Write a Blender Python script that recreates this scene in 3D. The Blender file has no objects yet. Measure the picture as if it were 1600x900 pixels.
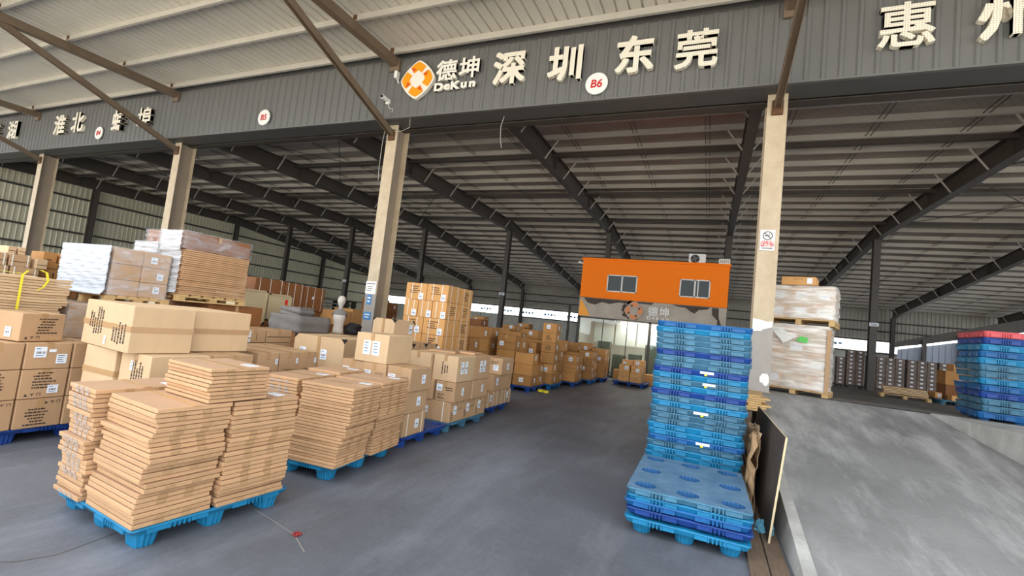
import bpy, bmesh, math, random
from mathutils import Vector, Matrix
C = bpy.context.scene.collection
sc = bpy.context.scene
rnd = random.Random(7)

# ------------------------------------------------------------------ camera, sky, sun, exposure
cam_data = bpy.data.cameras.new('camera')
cam_data.sensor_width = 36.0
cam_data.lens = 730.0 / 1600 * 36
cam_data.clip_start = 0.05
cam_data.clip_end = 400
cam = bpy.data.objects.new('camera', cam_data)
C.objects.link(cam)
RT = Vector((0.91678588, 0.38420749, 0.1090333))
DN = Vector((0.07051134, 0.11300643, -0.99108915))
FW = Vector((-0.39310534, 0.91630462, 0.07651172))
cam.matrix_world = Matrix(((RT.x, -DN.x, -FW.x, 0), (RT.y, -DN.y, -FW.y, 0), (RT.z, -DN.z, -FW.z, 1.75), (0, 0, 0, 1)))
sc.camera = cam

world = bpy.data.worlds.new('sky')
sc.world = world
world.use_nodes = True
wn = world.node_tree.nodes
bg = wn['Background']
bg.inputs[0].default_value = (0.88, 0.93, 1.0, 1)
bg.inputs[1].default_value = 2.0

sun_data = bpy.data.lights.new('sun', 'SUN')
sun_data.energy = 9.0
sun_data.color = (1.0, 0.93, 0.80)
sun_data.angle = math.radians(1.0)
sun = bpy.data.objects.new('sun', sun_data)
C.objects.link(sun)
sun.location = (0, 20, 30)
sun.rotation_euler = Vector((0.15, -0.45, -0.88)).to_track_quat('-Z', 'Y').to_euler()

vs = sc.view_settings
vs.view_transform = 'Standard'
vs.look = 'None'
vs.gamma = 1.0
vs.use_curve_mapping = False
vs.exposure = 0.8
sc.display_settings.display_device = 'sRGB'
sc.cycles.max_bounces = 10
sc.cycles.diffuse_bounces = 6
sc.cycles.transparent_max_bounces = 12

# ------------------------------------------------------------------ materials
def srgb(r, g, b):
    f = lambda c: c / 12.92 if c <= 0.04045 else ((c + 0.055) / 1.055) ** 2.4
    return (f(r / 255), f(g / 255), f(b / 255), 1)

def mat(name, col, rough=0.6, n=None, amt=0.2, col2=None, bump=0.0, bscale=None, metal=0.0, var=0.0, spec=0.4, stretch=None, detail=6):
    m = bpy.data.materials.new(name)
    m.use_nodes = True
    nt = m.node_tree
    N, L = nt.nodes, nt.links
    b = N['Principled BSDF']
    b.inputs['Roughness'].default_value = rough
    b.inputs['Metallic'].default_value = metal
    b.inputs['Specular IOR Level'].default_value = spec
    b.inputs['Base Color'].default_value = col
    out = None
    tc = N.new('ShaderNodeTexCoord')
    vec = tc.outputs['Object']
    if stretch:
        mp = N.new('ShaderNodeMapping')
        mp.inputs['Scale'].default_value = stretch
        L.new(vec, mp.inputs[0])
        vec = mp.outputs[0]
    if n:
        t = N.new('ShaderNodeTexNoise')
        t.inputs['Scale'].default_value = n
        t.inputs['Detail'].default_value = detail
        t.inputs['Roughness'].default_value = 0.62
        L.new(vec, t.inputs['Vector'])
        rp = N.new('ShaderNodeValToRGB')
        rp.color_ramp.elements[0].position = 0.3
        rp.color_ramp.elements[1].position = 0.72
        c2 = col2 or tuple(max(0, c * (1 - amt)) for c in col[:3]) + (1,)
        rp.color_ramp.elements[0].color = c2
        rp.color_ramp.elements[1].color = col
        L.new(t.outputs['Fac'], rp.inputs[0])
        out = rp.outputs[0]
    if var:
        oi = N.new('ShaderNodeObjectInfo')
        mr = N.new('ShaderNodeMapRange')
        mr.inputs[3].default_value = 1 - var
        mr.inputs[4].default_value = 1 + var
        L.new(oi.outputs['Random'], mr.inputs[0])
        hs = N.new('ShaderNodeHueSaturation')
        if out: L.new(out, hs.inputs['Color'])
        else: hs.inputs['Color'].default_value = col
        L.new(mr.outputs[0], hs.inputs['Value'])
        out = hs.outputs[0]
    if out: L.new(out, b.inputs['Base Color'])
    if bump:
        t2 = N.new('ShaderNodeTexNoise')
        t2.inputs['Scale'].default_value = bscale or (n or 10) * 3
        t2.inputs['Detail'].default_value = 5
        L.new(vec, t2.inputs['Vector'])
        bp = N.new('ShaderNodeBump')
        bp.inputs['Strength'].default_value = bump
        bp.inputs['Distance'].default_value = 0.02
        L.new(t2.outputs['Fac'], bp.inputs['Height'])
        L.new(bp.outputs[0], b.inputs['Normal'])
    return m

def film_mat(name, col, lo, hi, scale, stretch=(1, 1, 1), rough=0.18):
    m = bpy.data.materials.new(name)
    m.use_nodes = True
    nt = m.node_tree
    N, L = nt.nodes, nt.links
    b = N['Principled BSDF']
    b.inputs['Base Color'].default_value = col
    b.inputs['Roughness'].default_value = rough
    tr = N.new('ShaderNodeBsdfTransparent')
    mx = N.new('ShaderNodeMixShader')
    tc = N.new('ShaderNodeTexCoord')
    mp = N.new('ShaderNodeMapping')
    mp.inputs['Scale'].default_value = stretch
    mp.inputs['Rotation'].default_value = (0.15, 0.2, 0.1)
    L.new(tc.outputs['Object'], mp.inputs[0])
    t = N.new('ShaderNodeTexNoise')
    t.inputs['Scale'].default_value = scale
    t.inputs['Detail'].default_value = 7
    t.inputs['Distortion'].default_value = 0.5
    L.new(mp.outputs[0], t.inputs['Vector'])
    mr = N.new('ShaderNodeMapRange')
    mr.inputs[1].default_value = 0.35
    mr.inputs[2].default_value = 0.68
    mr.inputs[3].default_value = lo
    mr.inputs[4].default_value = hi
    L.new(t.outputs['Fac'], mr.inputs[0])
    L.new(mr.outputs[0], mx.inputs[0])
    L.new(tr.outputs[0], mx.inputs[1])
    L.new(b.outputs[0], mx.inputs[2])
    bp = N.new('ShaderNodeBump')
    bp.inputs['Strength'].default_value = 0.6
    bp.inputs['Distance'].default_value = 0.02
    L.new(t.outputs['Fac'], bp.inputs['Height'])
    L.new(bp.outputs[0], b.inputs['Normal'])
    L.new(mx.outputs[0], N['Material Output'].inputs[0])
    return m

def emit_mat(name, col, s):
    m = bpy.data.materials.new(name)
    m.use_nodes = True
    b = m.node_tree.nodes['Principled BSDF']
    b.inputs['Base Color'].default_value = col
    b.inputs['Emission Color'].default_value = col
    b.inputs['Emission Strength'].default_value = s
    return m

M = {}
M['card_a'] = mat('cardboard_light', srgb(208, 176, 136), 0.75, 9, 0.10, bump=0.05, bscale=60, var=0.05, stretch=(1, 1, .3))
M['card_b'] = mat('cardboard_kraft', srgb(186, 150, 112), 0.75, 9, 0.10, bump=0.05, bscale=60, var=0.07, stretch=(1, 1, .3))
M['card_c'] = mat('cardboard_brown', srgb(182, 130, 72), 0.75, 9, 0.16, bump=0.05, bscale=60, var=0.20, stretch=(1, 1, .3))
M['card_d'] = mat('cardboard_dark', srgb(142, 90, 48), 0.72, 7, 0.25, bump=0.05, bscale=60, var=0.15, stretch=(1, 1, .3))
M['card_o'] = mat('cardboard_orange', srgb(212, 158, 96), 0.75, 9, 0.10, bump=0.05, bscale=60, var=0.05, stretch=(1, 1, .3))
M['card_grey'] = mat('cardboard_grey', srgb(128, 112, 100), 0.8, 9, 0.2, var=0.15)
M['flat'] = mat('flat_cardboard', srgb(198, 156, 114), 0.75, 5, 0.16, bump=0.15, bscale=26, var=0.09, stretch=(1, 1, 9))
M['flat_top'] = mat('flat_cardboard_face', srgb(180, 144, 112), 0.75, 4, 0.10, bump=0.04, bscale=40, var=0.05)
M['tape'] = mat('packing_tape', srgb(184, 146, 104), 0.25, 12, 0.10, spec=0.6)
M['ctape'] = film_mat('clear_tape', (0.62, 0.54, 0.46, 1), 0.10, 0.65, 18, (1, 1, 3))
M['paper'] = mat('label_paper', srgb(232, 236, 240), 0.6)
M['ink'] = mat('ink', srgb(52, 44, 40), 0.7)
M['inkblue'] = mat('ink_blue', srgb(70, 136, 190), 0.6)
M['strap'] = mat('strap_white', srgb(228, 222, 206), 0.4)
M['black'] = mat('black_plastic', srgb(34, 34, 36), 0.4)
M['pal_light'] = mat('plastic_sky_blue', srgb(30, 128, 172), 0.42, 5, 0.28, bump=0.03, var=0.06)
M['pal_teal'] = mat('plastic_teal_blue', srgb(72, 122, 148), 0.5, 6, 0.34, bump=0.03, var=0.12)
M['pal_mid'] = mat('plastic_mid_blue', srgb(28, 98, 158), 0.45, 5, 0.3, bump=0.03, var=0.06)
M['pal_dark'] = mat('plastic_navy_blue', srgb(28, 66, 138), 0.45, 5, 0.2, bump=0.03, var=0.06)
M['pal_worn'] = mat('plastic_worn_deck', srgb(102, 132, 156), 0.55, 6, 0.3, col2=srgb(70, 102, 130), bump=0.05)
M['pal_cup_shade'] = mat('plastic_cup_shade_blue', srgb(30, 84, 132), 0.5)  # darker blue that puts the shade inside the cup holes into the colour
M['fadeorange'] = mat('faded_orange', srgb(222, 140, 90), 0.6)
M['pal_red'] = mat('plastic_red', srgb(214, 92, 96), 0.5, 5, 0.15)
M['wood'] = mat('pale_timber', srgb(214, 178, 122), 0.7, 4, 0.28, bump=0.12, bscale=30, stretch=(1, 9, 9), var=0.1)
M['wood_dark'] = mat('weathered_timber', srgb(120, 100, 82), 0.75, 4, 0.4, bump=0.15, bscale=30, stretch=(9, 1, 9))
M['ply'] = mat('plywood', srgb(206, 186, 146), 0.65, 3, 0.14, bump=0.04, stretch=(1, 1, 4))
M['ply_dark'] = mat('dirty_plywood', srgb(84, 72, 62), 0.8, 5, 0.4)
M['cream'] = mat('cream_paint', srgb(206, 188, 158), 0.55, 3, 0.12, col2=srgb(184, 162, 130), bump=0.04)
M['web'] = mat('column_web_paint', srgb(158, 142, 122), 0.6, 3, 0.14, bump=0.04)
M['greycoat'] = mat('grey_column_coat', srgb(168, 160, 150), 0.6, 6, 0.14, bump=0.05)
M['brownsteel'] = mat('brown_steel_paint', srgb(124, 106, 86), 0.55, 3, 0.2)
M['rust'] = mat('rust', srgb(112, 76, 48), 0.8, 20, 0.5)
M['darksteel'] = mat('dark_steel_paint', srgb(82, 75, 68), 0.5, 3, 0.2)
M['purlin'] = mat('galvanised_purlin', srgb(200, 194, 182), 0.45, 4, 0.2, stretch=(.3, 1, 1))
M['purlin_in'] = mat('galvanised_purlin_inside', srgb(206, 200, 190), 0.45, 4, 0.2, stretch=(.3, 1, 1))
M['canopy'] = mat('canopy_sheet', srgb(222, 217, 204), 0.5, 2, 0.1, stretch=(1, .2, 1))
M['fascia'] = mat('charcoal_sheet', srgb(113, 112, 108), 0.45, 2, 0.12, stretch=(1, 1, .3))
M['soffit'] = mat('soffit_sheet', srgb(92, 92, 90), 0.5, 2, 0.12)
M['wallgreen'] = mat('pale_green_sheet', srgb(212, 206, 178), 0.55, 1.2, 0.1, stretch=(1, 1, .3))
M['wallback'] = mat('grey_sheet', srgb(176, 170, 156), 0.55, 1.2, 0.12, stretch=(1, 1, .3))
M['wallblue'] = mat('blue_grey_sheet', srgb(182, 190, 204), 0.5, 1.2, 0.12, stretch=(1, 1, .3))
M['girt'] = mat('girt_steel', srgb(70, 66, 58), 0.6)
M['whitewash'] = mat('stained_white_wall', srgb(236, 234, 222), 0.8, 1.5, 0.25, col2=srgb(204, 200, 184))
M['white'] = mat('white_paint', srgb(236, 234, 226), 0.5)
M['signface'] = mat('sign_white', srgb(242, 236, 220), 0.45)
M['red'] = mat('sign_red', srgb(196, 40, 36), 0.5)
M['orange'] = mat('orange_panel', srgb(255, 128, 20), 0.6, spec=0.15)
M['amber'] = mat('amber', srgb(246, 160, 24), 0.4)
M['flame'] = mat('flame_orange', srgb(226, 92, 20), 0.4)
M['banner'] = mat('banner_grey', srgb(186, 174, 156), 0.6, 1.6, 0.4, col2=srgb(160, 148, 132))
M['alum'] = mat('window_frame', srgb(222, 216, 206), 0.4)
M['cream_panel'] = mat('cream_panel', srgb(230, 228, 214), 0.6, 1.2, 0.12)
M['greygreen'] = mat('grey_green_panel', srgb(96, 104, 90), 0.6, 3, 0.2, var=0.2)
M['greyfab'] = mat('grey_fabric', srgb(136, 130, 124), 0.9, 8, 0.2, bump=0.2, bscale=20)
M['darkfab'] = mat('dark_fabric', srgb(48, 46, 46), 0.8, 8, 0.2, bump=0.2, bscale=20)
M['mann'] = mat('mannequin_cloth', srgb(214, 204, 190), 0.8, 12, 0.08)
M['yellow'] = mat('yellow_strap', srgb(232, 214, 50), 0.5)
M['bluepaper'] = mat('blue_paper', srgb(110, 178, 202), 0.7)
M['redpaper'] = mat('red_paper', srgb(140, 44, 46), 0.6)
M['green'] = mat('green_paper', srgb(96, 200, 96), 0.6)
M['redtag'] = mat('red_tag', srgb(226, 30, 26), 0.5)
M['film'] = film_mat('stretch_film', (0.78, 0.80, 0.83, 1), 0.05, 0.42, 4, (1, 1, 2))
M['film_white'] = film_mat('white_stretch_film', (0.52, 0.53, 0.54, 1), 0.65, 0.96, 5, (1, 1, 7), 0.35)
M['film_cream'] = film_mat('cream_stretch_film', (0.88, 0.84, 0.76, 1), 0.30, 0.92, 3, (0.8, 0.8, 5), 0.25)
M['film_brown'] = film_mat('clear_stretch_film', (0.72, 0.70, 0.68, 1), 0.05, 0.35, 5, (1, 1, 2))
M['wrapwhite'] = mat('white_wrap', srgb(180, 184, 190), 0.35, 6, 0.12, bump=0.5, bscale=14, stretch=(1, 1, 5))
M['skylight'] = emit_mat('daylight_strip', (0.95, 0.98, 1.0, 1), 1.7)
M['cable'] = mat('white_cable', srgb(206, 200, 186), 0.5)

def floor_mat(name, c1, c2, n, rough=0.75, streak=(1, .25, 1), marks=None, msc=0.9):
    m = mat(name, c1, rough, n, col2=c2, bump=0.25, bscale=n * 22, stretch=None, detail=10)
    nt = m.node_tree
    N, L = nt.nodes, nt.links
    b = N['Principled BSDF']
    src = b.inputs['Base Color'].links[0].from_socket
    tc = N.new('ShaderNodeTexCoord')
    mp = N.new('ShaderNodeMapping')
    mp.inputs['Scale'].default_value = streak
    mp.inputs['Rotation'].default_value = (0, 0, -0.12)
    L.new(tc.outputs['Object'], mp.inputs[0])
    t = N.new('ShaderNodeTexNoise')
    t.inputs['Scale'].default_value = msc
    t.inputs['Detail'].default_value = 9
    t.inputs['Roughness'].default_value = 0.7
    L.new(mp.outputs[0], t.inputs['Vector'])
    rp = N.new('ShaderNodeValToRGB')
    rp.color_ramp.elements[0].position = 0.48
    rp.color_ramp.elements[1].position = 0.70
    rp.color_ramp.elements[0].color = (0, 0, 0, 1)
    rp.color_ramp.elements[1].color = (0.75, 0.75, 0.75, 1)
    L.new(t.outputs['Fac'], rp.inputs[0])
    mx = N.new('ShaderNodeMix')
    mx.data_type = 'RGBA'
    L.new(rp.outputs[0], mx.inputs[0])
    L.new(src, mx.inputs[6])
    mx.inputs[7].default_value = marks or c2
    L.new(mx.outputs[2], b.inputs['Base Color'])
    return m
M['asphalt'] = floor_mat('worn_dark_floor', srgb(104, 107, 113), srgb(80, 82, 87), 0.6, 0.6, (1.2, .3, 1), srgb(126, 130, 138))
M['ramp'] = floor_mat('ramp_concrete', srgb(150, 149, 147), srgb(116, 115, 113), 0.9, 0.75, (1.5, .35, 1), srgb(188, 186, 184), 1.3)
M['dock'] = floor_mat('dock_concrete', srgb(120, 116, 110), srgb(92, 88, 84), 0.6, 0.7, (1, .3, 1), srgb(136, 132, 126))
M['concrete'] = floor_mat('wall_concrete', srgb(186, 184, 178), srgb(150, 148, 142), 1.5, 0.8, (1, 1, .5), srgb(206, 204, 198), 2.0)
M['yard'] = floor_mat('yard_concrete', srgb(206, 200, 188), srgb(180, 174, 164), 0.4, 0.8)

def roof_mat():
    m = mat('foil_insulation', srgb(186, 178, 168), 0.5, 0.9, col2=srgb(146, 138, 130), bump=0.2, bscale=6, stretch=(.5, 1.5, 1))
    nt = m.node_tree
    N, L = nt.nodes, nt.links
    b = N['Principled BSDF']
    src = b.inputs['Base Color'].links[0].from_socket
    tc = N.new('ShaderNodeTexCoord')
    g = []
    for ang in (0.6, -0.6):
        mp = N.new('ShaderNodeMapping')
        mp.inputs['Rotation'].default_value = (0, 0, ang)
        L.new(tc.outputs['Object'], mp.inputs[0])
        w = N.new('ShaderNodeTexWave')
        w.inputs['Scale'].default_value = 2.0
        L.new(mp.outputs[0], w.inputs['Vector'])
        g.append(w.outputs['Fac'])
    mxm = N.new('ShaderNodeMath')
    mxm.operation = 'MAXIMUM'
    L.new(g[0], mxm.inputs[0])
    L.new(g[1], mxm.inputs[1])
    rp = N.new('ShaderNodeValToRGB')
    rp.color_ramp.elements[0].position = 0.955
    rp.color_ramp.elements[1].position = 0.99
    rp.color_ramp.elements[0].color = (0, 0, 0, 1)
    rp.color_ramp.elements[1].color = (0.28, 0.28, 0.28, 1)
    L.new(mxm.outputs[0], rp.inputs[0])
    mx = N.new('ShaderNodeMix')
    mx.data_type = 'RGBA'
    L.new(rp.outputs[0], mx.inputs[0])
    L.new(src, mx.inputs[6])
    mx.inputs[7].default_value = srgb(70, 60, 54)
    # reddish noise tint on the foil, strongest around the bay behind the middle signs
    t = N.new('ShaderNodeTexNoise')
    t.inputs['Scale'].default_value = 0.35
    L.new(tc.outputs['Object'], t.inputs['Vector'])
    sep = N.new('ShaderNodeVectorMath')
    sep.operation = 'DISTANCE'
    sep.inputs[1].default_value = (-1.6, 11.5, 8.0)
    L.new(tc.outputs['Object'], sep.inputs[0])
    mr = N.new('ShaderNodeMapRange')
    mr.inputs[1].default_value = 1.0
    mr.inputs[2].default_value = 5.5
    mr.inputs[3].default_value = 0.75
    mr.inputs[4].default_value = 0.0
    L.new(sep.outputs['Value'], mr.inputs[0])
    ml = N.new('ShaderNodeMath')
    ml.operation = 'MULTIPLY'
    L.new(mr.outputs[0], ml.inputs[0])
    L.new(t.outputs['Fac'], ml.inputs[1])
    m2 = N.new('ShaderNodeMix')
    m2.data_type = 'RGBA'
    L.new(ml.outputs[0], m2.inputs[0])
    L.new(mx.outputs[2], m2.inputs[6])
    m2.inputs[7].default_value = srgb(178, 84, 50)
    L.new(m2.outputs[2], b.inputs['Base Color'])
    return m
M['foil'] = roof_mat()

def led_mat():
    m = mat('channel_letter_face', srgb(240, 230, 208), 0.5)
    nt = m.node_tree
    N, L = nt.nodes, nt.links
    b = N['Principled BSDF']
    tc = N.new('ShaderNodeTexCoord')
    mp = N.new('ShaderNodeMapping')
    mp.inputs['Scale'].default_value = (26, 26, 0)
    L.new(tc.outputs['Object'], mp.inputs[0])
    fr = N.new('ShaderNodeVectorMath')
    fr.operation = 'FRACTION'
    L.new(mp.outputs[0], fr.inputs[0])
    ds = N.new('ShaderNodeVectorMath')
    ds.operation = 'DISTANCE'
    ds.inputs[1].default_value = (0.5, 0.5, 0)
    L.new(fr.outputs[0], ds.inputs[0])
    rp = N.new('ShaderNodeValToRGB')
    rp.color_ramp.interpolation = 'CONSTANT'
    rp.color_ramp.elements[0].color = srgb(196, 178, 146)
    rp.color_ramp.elements[1].position = 0.22
    rp.color_ramp.elements[1].color = srgb(242, 234, 214)
    L.new(ds.outputs['Value'], rp.inputs[0])
    L.new(rp.outputs[0], b.inputs['Base Color'])
    return m
M['led'] = led_mat()

def glass_mat():
    m = bpy.data.materials.new('window_glass')
    m.use_nodes = True
    nt = m.node_tree
    N, L = nt.nodes, nt.links
    gl = N.new('ShaderNodeBsdfGlossy')
    gl.inputs['Roughness'].default_value = 0.03
    gl.inputs['Color'].default_value = (0.9, 0.95, 0.92, 1)
    tr = N.new('ShaderNodeBsdfTransparent')
    tr.inputs['Color'].default_value = (0.93, 0.96, 0.94, 1)
    mx = N.new('ShaderNodeMixShader')
    mx.inputs[0].default_value = 0.05
    L.new(tr.outputs[0], mx.inputs[1])
    L.new(gl.outputs[0], mx.inputs[2])
    L.new(mx.outputs[0], N['Material Output'].inputs[0])
    return m
M['glass'] = glass_mat()
M['darkglass'] = glass_mat()
M['darkglass'].name = 'dark_window_glass'
for n_ in M['darkglass'].node_tree.nodes:
    if n_.type == 'BSDF_TRANSPARENT': n_.inputs['Color'].default_value = (0.30, 0.31, 0.30, 1)
    if n_.type == 'MIX_SHADER': n_.inputs[0].default_value = 0.025

# ------------------------------------------------------------------ mesh helpers
class MB:
    def __init__(s):
        s.v, s.f, s.m = [], [], []
    def quad(s, a, b, c, d, m=0):
        i = len(s.v)
        s.v += [tuple(a), tuple(b), tuple(c), tuple(d)]
        s.f.append((i, i + 1, i + 2, i + 3))
        s.m.append(m)
        return s
    def box(s, x0, x1, y0, y1, z0, z1, m=0):
        i = len(s.v)
        s.v += [(x0, y0, z0), (x1, y0, z0), (x1, y1, z0), (x0, y1, z0), (x0, y0, z1), (x1, y0, z1), (x1, y1, z1), (x0, y1, z1)]
        for q in ((0, 3, 2, 1), (4, 5, 6, 7), (0, 1, 5, 4), (1, 2, 6, 5), (2, 3, 7, 6), (3, 0, 4, 7)):
            s.f.append(tuple(i + k for k in q))
            s.m.append(m)
        return s
    def cham(s, x0, x1, y0, y1, z0, z1, b=0.004, m=0, top=None):
        """box with chamfered edges; top = material of the upper face"""
        cx, cy, cz = (x0 + x1) / 2, (y0 + y1) / 2, (z0 + z1) / 2
        h = ((x1 - x0) / 2, (y1 - y0) / 2, (z1 - z0) / 2)
        b = min(b, min(h) * 0.8)
        idx = {}
        for sx in (-1, 1):
            for sy in (-1, 1):
                for sz in (-1, 1):
                    for ax in range(3):
                        p = [sx * (h[0] - b), sy * (h[1] - b), sz * (h[2] - b)]
                        p[ax] = (sx, sy, sz)[ax] * h[ax]
                        idx[(sx, sy, sz, ax)] = len(s.v)
                        s.v.append((cx + p[0], cy + p[1], cz + p[2]))
        def face(keys, mm):
            ids = [idx[k] for k in keys]
            P = [Vector(s.v[i]) for i in ids]
            nrm = (P[1] - P[0]).cross(P[2] - P[0])
            ctr = sum(P, Vector()) / len(P) - Vector((cx, cy, cz))
            if nrm.dot(ctr) < 0: ids.reverse()
            s.f.append(tuple(ids))
            s.m.append(mm)
        for ax in range(3):
            o = [a for a in range(3) if a != ax]
            for sg in (-1, 1):
                ks = []
                for a, c in ((-1, -1), (1, -1), (1, 1), (-1, 1)):
                    k = [0, 0, 0]
                    k[ax] = sg
                    k[o[0]] = a
                    k[o[1]] = c
                    ks.append((k[0], k[1], k[2], ax))
                face(ks, top if (top is not None and ax == 2 and sg == 1) else m)
            for a in (-1, 1):
                for c in (-1, 1):
                    k1 = [0, 0, 0]
                    k1[o[0]] = a
                    k1[o[1]] = c
                    k1[ax] = -1
                    k2 = list(k1)
                    k2[ax] = 1
                    face([(*k1, o[0]), (*k2, o[0]), (*k2, o[1]), (*k1, o[1])], m)
        for sx in (-1, 1):
            for sy in (-1, 1):
                for sz in (-1, 1):
                    face([(sx, sy, sz, 0), (sx, sy, sz, 1), (sx, sy, sz, 2)], m)
        return s
    def bar(s, p, q, w, h, m=0, up=(0, 0, 1)):
        """rectangular bar from p to q, w wide, h high"""
        p, q = Vector(p), Vector(q)
        d = (q - p).normalized()
        u = Vector(up)
        if abs(d.dot(u)) > 0.98: u = Vector((0, 1, 0))
        sd = d.cross(u).normalized()
        u = sd.cross(d).normalized()
        i = len(s.v)
        for e in (p, q):
            for a, c in ((-1, -1), (1, -1), (1, 1), (-1, 1)):
                s.v.append(tuple(e + sd * (a * w / 2) + u * (c * h / 2)))
        for k in ((3, 2, 1, 0), (4, 5, 6, 7), (0, 1, 5, 4), (1, 2, 6, 5), (2, 3, 7, 6), (3, 0, 4, 7)):
            s.f.append(tuple(i + j for j in k))
            s.m.append(m)
        return s
    def ibeam(s, p, q, w, h, tf=0.014, tw=0.010, m=0, up=(0, 0, 1), mweb=None):
        p, q = Vector(p), Vector(q)
        d = (q - p).normalized()
        u = Vector(up)
        sd = d.cross(u).normalized()
        u = sd.cross(d).normalized()
        s.bar(p + u * (h / 2 - tf / 2), q + u * (h / 2 - tf / 2), w, tf, m, up)
        s.bar(p - u * (h / 2 - tf / 2), q - u * (h / 2 - tf / 2), w, tf, m, up)
        s.bar(p, q, tw, h - 2 * tf, m if mweb is None else mweb, up)
        return s
    def ring_loft(s, rings, m=0, cap0=True, cap1=True, mats=None):
        i0 = len(s.v)
        n = len(rings[0])
        for r in rings: s.v += [tuple(p) for p in r]
        for k in range(len(rings) - 1):
            for j in range(n):
                a = i0 + k * n + j
                b = i0 + k * n + (j + 1) % n
                s.f.append((a, b, b + n, a + n))
                s.m.append(mats[k] if mats else m)
        if cap0:
            s.f.append(tuple(i0 + j for j in reversed(range(n))))
            s.m.append(m)
        if cap1:
            s.f.append(tuple(i0 + (len(rings) - 1) * n + j for j in range(n)))
            s.m.append(m)
        return s
    def tube(s, pts, r, n=6, m=0, flat=1.0):
        pts = [Vector(p) for p in pts]
        rings = []
        for k, p in enumerate(pts):
            d = (pts[min(k + 1, len(pts) - 1)] - pts[max(k - 1, 0)]).normalized()
            u = Vector((0, 0, 1)) if abs(d.z) < 0.9 else Vector((0, 1, 0))
            a = d.cross(u).normalized()
            b = a.cross(d)
            rings.append([p + a * (math.cos(t * 2 * math.pi / n) * r) + b * (math.sin(t * 2 * math.pi / n) * r * flat) for t in range(n)])
        return s.ring_loft(rings, m)
    def cyl(s, c, r, h, n=24, m=0, axis='z', r2=None, mtop=None):
        r2 = r if r2 is None else r2
        rings = []
        for k, rr in ((0, r), (1, r2)):
            ring = []
            for j in range(n):
                a = 2 * math.pi * j / n
                x, y, z = rr * math.cos(a), rr * math.sin(a), k * h
                if axis == 'y': x, y, z = x, -z, y
                if axis == 'x': x, y, z = z, x, y
                ring.append((c[0] + x, c[1] + y, c[2] + z))
            rings.append(ring)
        s.ring_loft(rings, m)
        if mtop is not None: s.m[-1] = mtop
        return s
    def prism(s, pts, y0, y1, m=0, side=None):
        """polygon in x,z pushed from y0 to y1"""
        n = len(pts)
        i = len(s.v)
        s.v += [(x, y0, z) for x, z in pts] + [(x, y1, z) for x, z in pts]
        s.f.append(tuple(range(i, i + n)))
        s.m.append(m)
        s.f.append(tuple(reversed(range(i + n, i + 2 * n))))
        s.m.append(m)
        for j in range(n):
            k = (j + 1) % n
            s.f.append((i + j, i + n + j, i + n + k, i + k))
            s.m.append(m if side is None else side)
        return s
    def mesh(s, name, mats, smooth=False):
        me = bpy.data.meshes.new(name)
        me.from_pydata(s.v, [], s.f)
        for a in mats: me.materials.append(M[a] if isinstance(a, str) else a)
        me.polygons.foreach_set('material_index', s.m)
        if smooth: me.polygons.foreach_set('use_smooth', [True] * len(s.f))
        me.update()
        return me
    def build(s, name, mats, parent=None, loc=(0, 0, 0), rz=0.0, smooth=False):
        if isinstance(mats, str): mats = [mats]
        return link(name, s.mesh(name, mats, smooth), parent, loc, rz)

def link(name, me, parent=None, loc=(0, 0, 0), rz=0.0):
    o = bpy.data.objects.new(name, me)
    C.objects.link(o)
    o.location = loc
    o.rotation_euler = (0, 0, rz)
    if parent: o.parent = parent
    return o

def thing(o, label, cat, group=None):
    o['label'] = label
    o['category'] = cat
    if group: o['group'] = group
    return o

def empty(name, loc=(0, 0, 0), rz=0.0):
    o = bpy.data.objects.new(name, None)
    o.empty_display_size = 0.1
    C.objects.link(o)
    o.location = loc
    o.rotation_euler = (0, 0, rz)
    return o

def struct(o):
    o['kind'] = 'structure'
    return o

ORD = ['', 'first', 'second', 'third', 'fourth', 'fifth', 'sixth', 'seventh', 'eighth', 'ninth', 'tenth', 'eleventh', 'twelfth', 'thirteenth', 'fourteenth', 'fifteenth',
       'sixteenth', 'seventeenth', 'eighteenth', 'nineteenth', 'twentieth', 'twenty-first', 'twenty-second', 'twenty-third', 'twenty-fourth', 'twenty-fifth', 'twenty-sixth',
       'twenty-seventh', 'twenty-eighth', 'twenty-ninth', 'thirtieth', 'thirty-first', 'thirty-second']

def rotv(x, y, a):
    return x * math.cos(a) - y * math.sin(a), x * math.sin(a) + y * math.cos(a)

# ------------------------------------------------------------------ setting: ground
g = MB().box(-60, 40, -45, -4.2, -0.3, -0.004).build('ground_yard', 'yard')
struct(g)
g = MB().box(-60, 40, -4.2, 46, -0.3, 0.0).build('floor', 'asphalt')
struct(g)

mb = MB()
def crack(pts, w):
    for p, q in zip(pts, pts[1:]):
        d = Vector((q[0] - p[0], q[1] - p[1], 0)).normalized()
        n_ = Vector((-d.y, d.x, 0)) * w / 2
        a, b = Vector((p[0], p[1], .0015)), Vector((q[0], q[1], .0015))
        mb.quad(a - n_, b - n_, b + n_, a + n_)
crack([(-4.6, .95), (-4.1, 1.35), (-3.74, 1.62), (-3.66, 1.78), (-3.72, 2.3), (-3.6, 2.6)], .006)
struct(mb.build('trim_floor_crack', 'darksteel'))
mb = MB()
crack([(-3.45, 2.95), (-3.1, 2.88), (-2.75, 2.80), (-2.5, 2.66)], .006)
struct(mb.build('trim_floor_joint', 'greycoat'))

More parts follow.
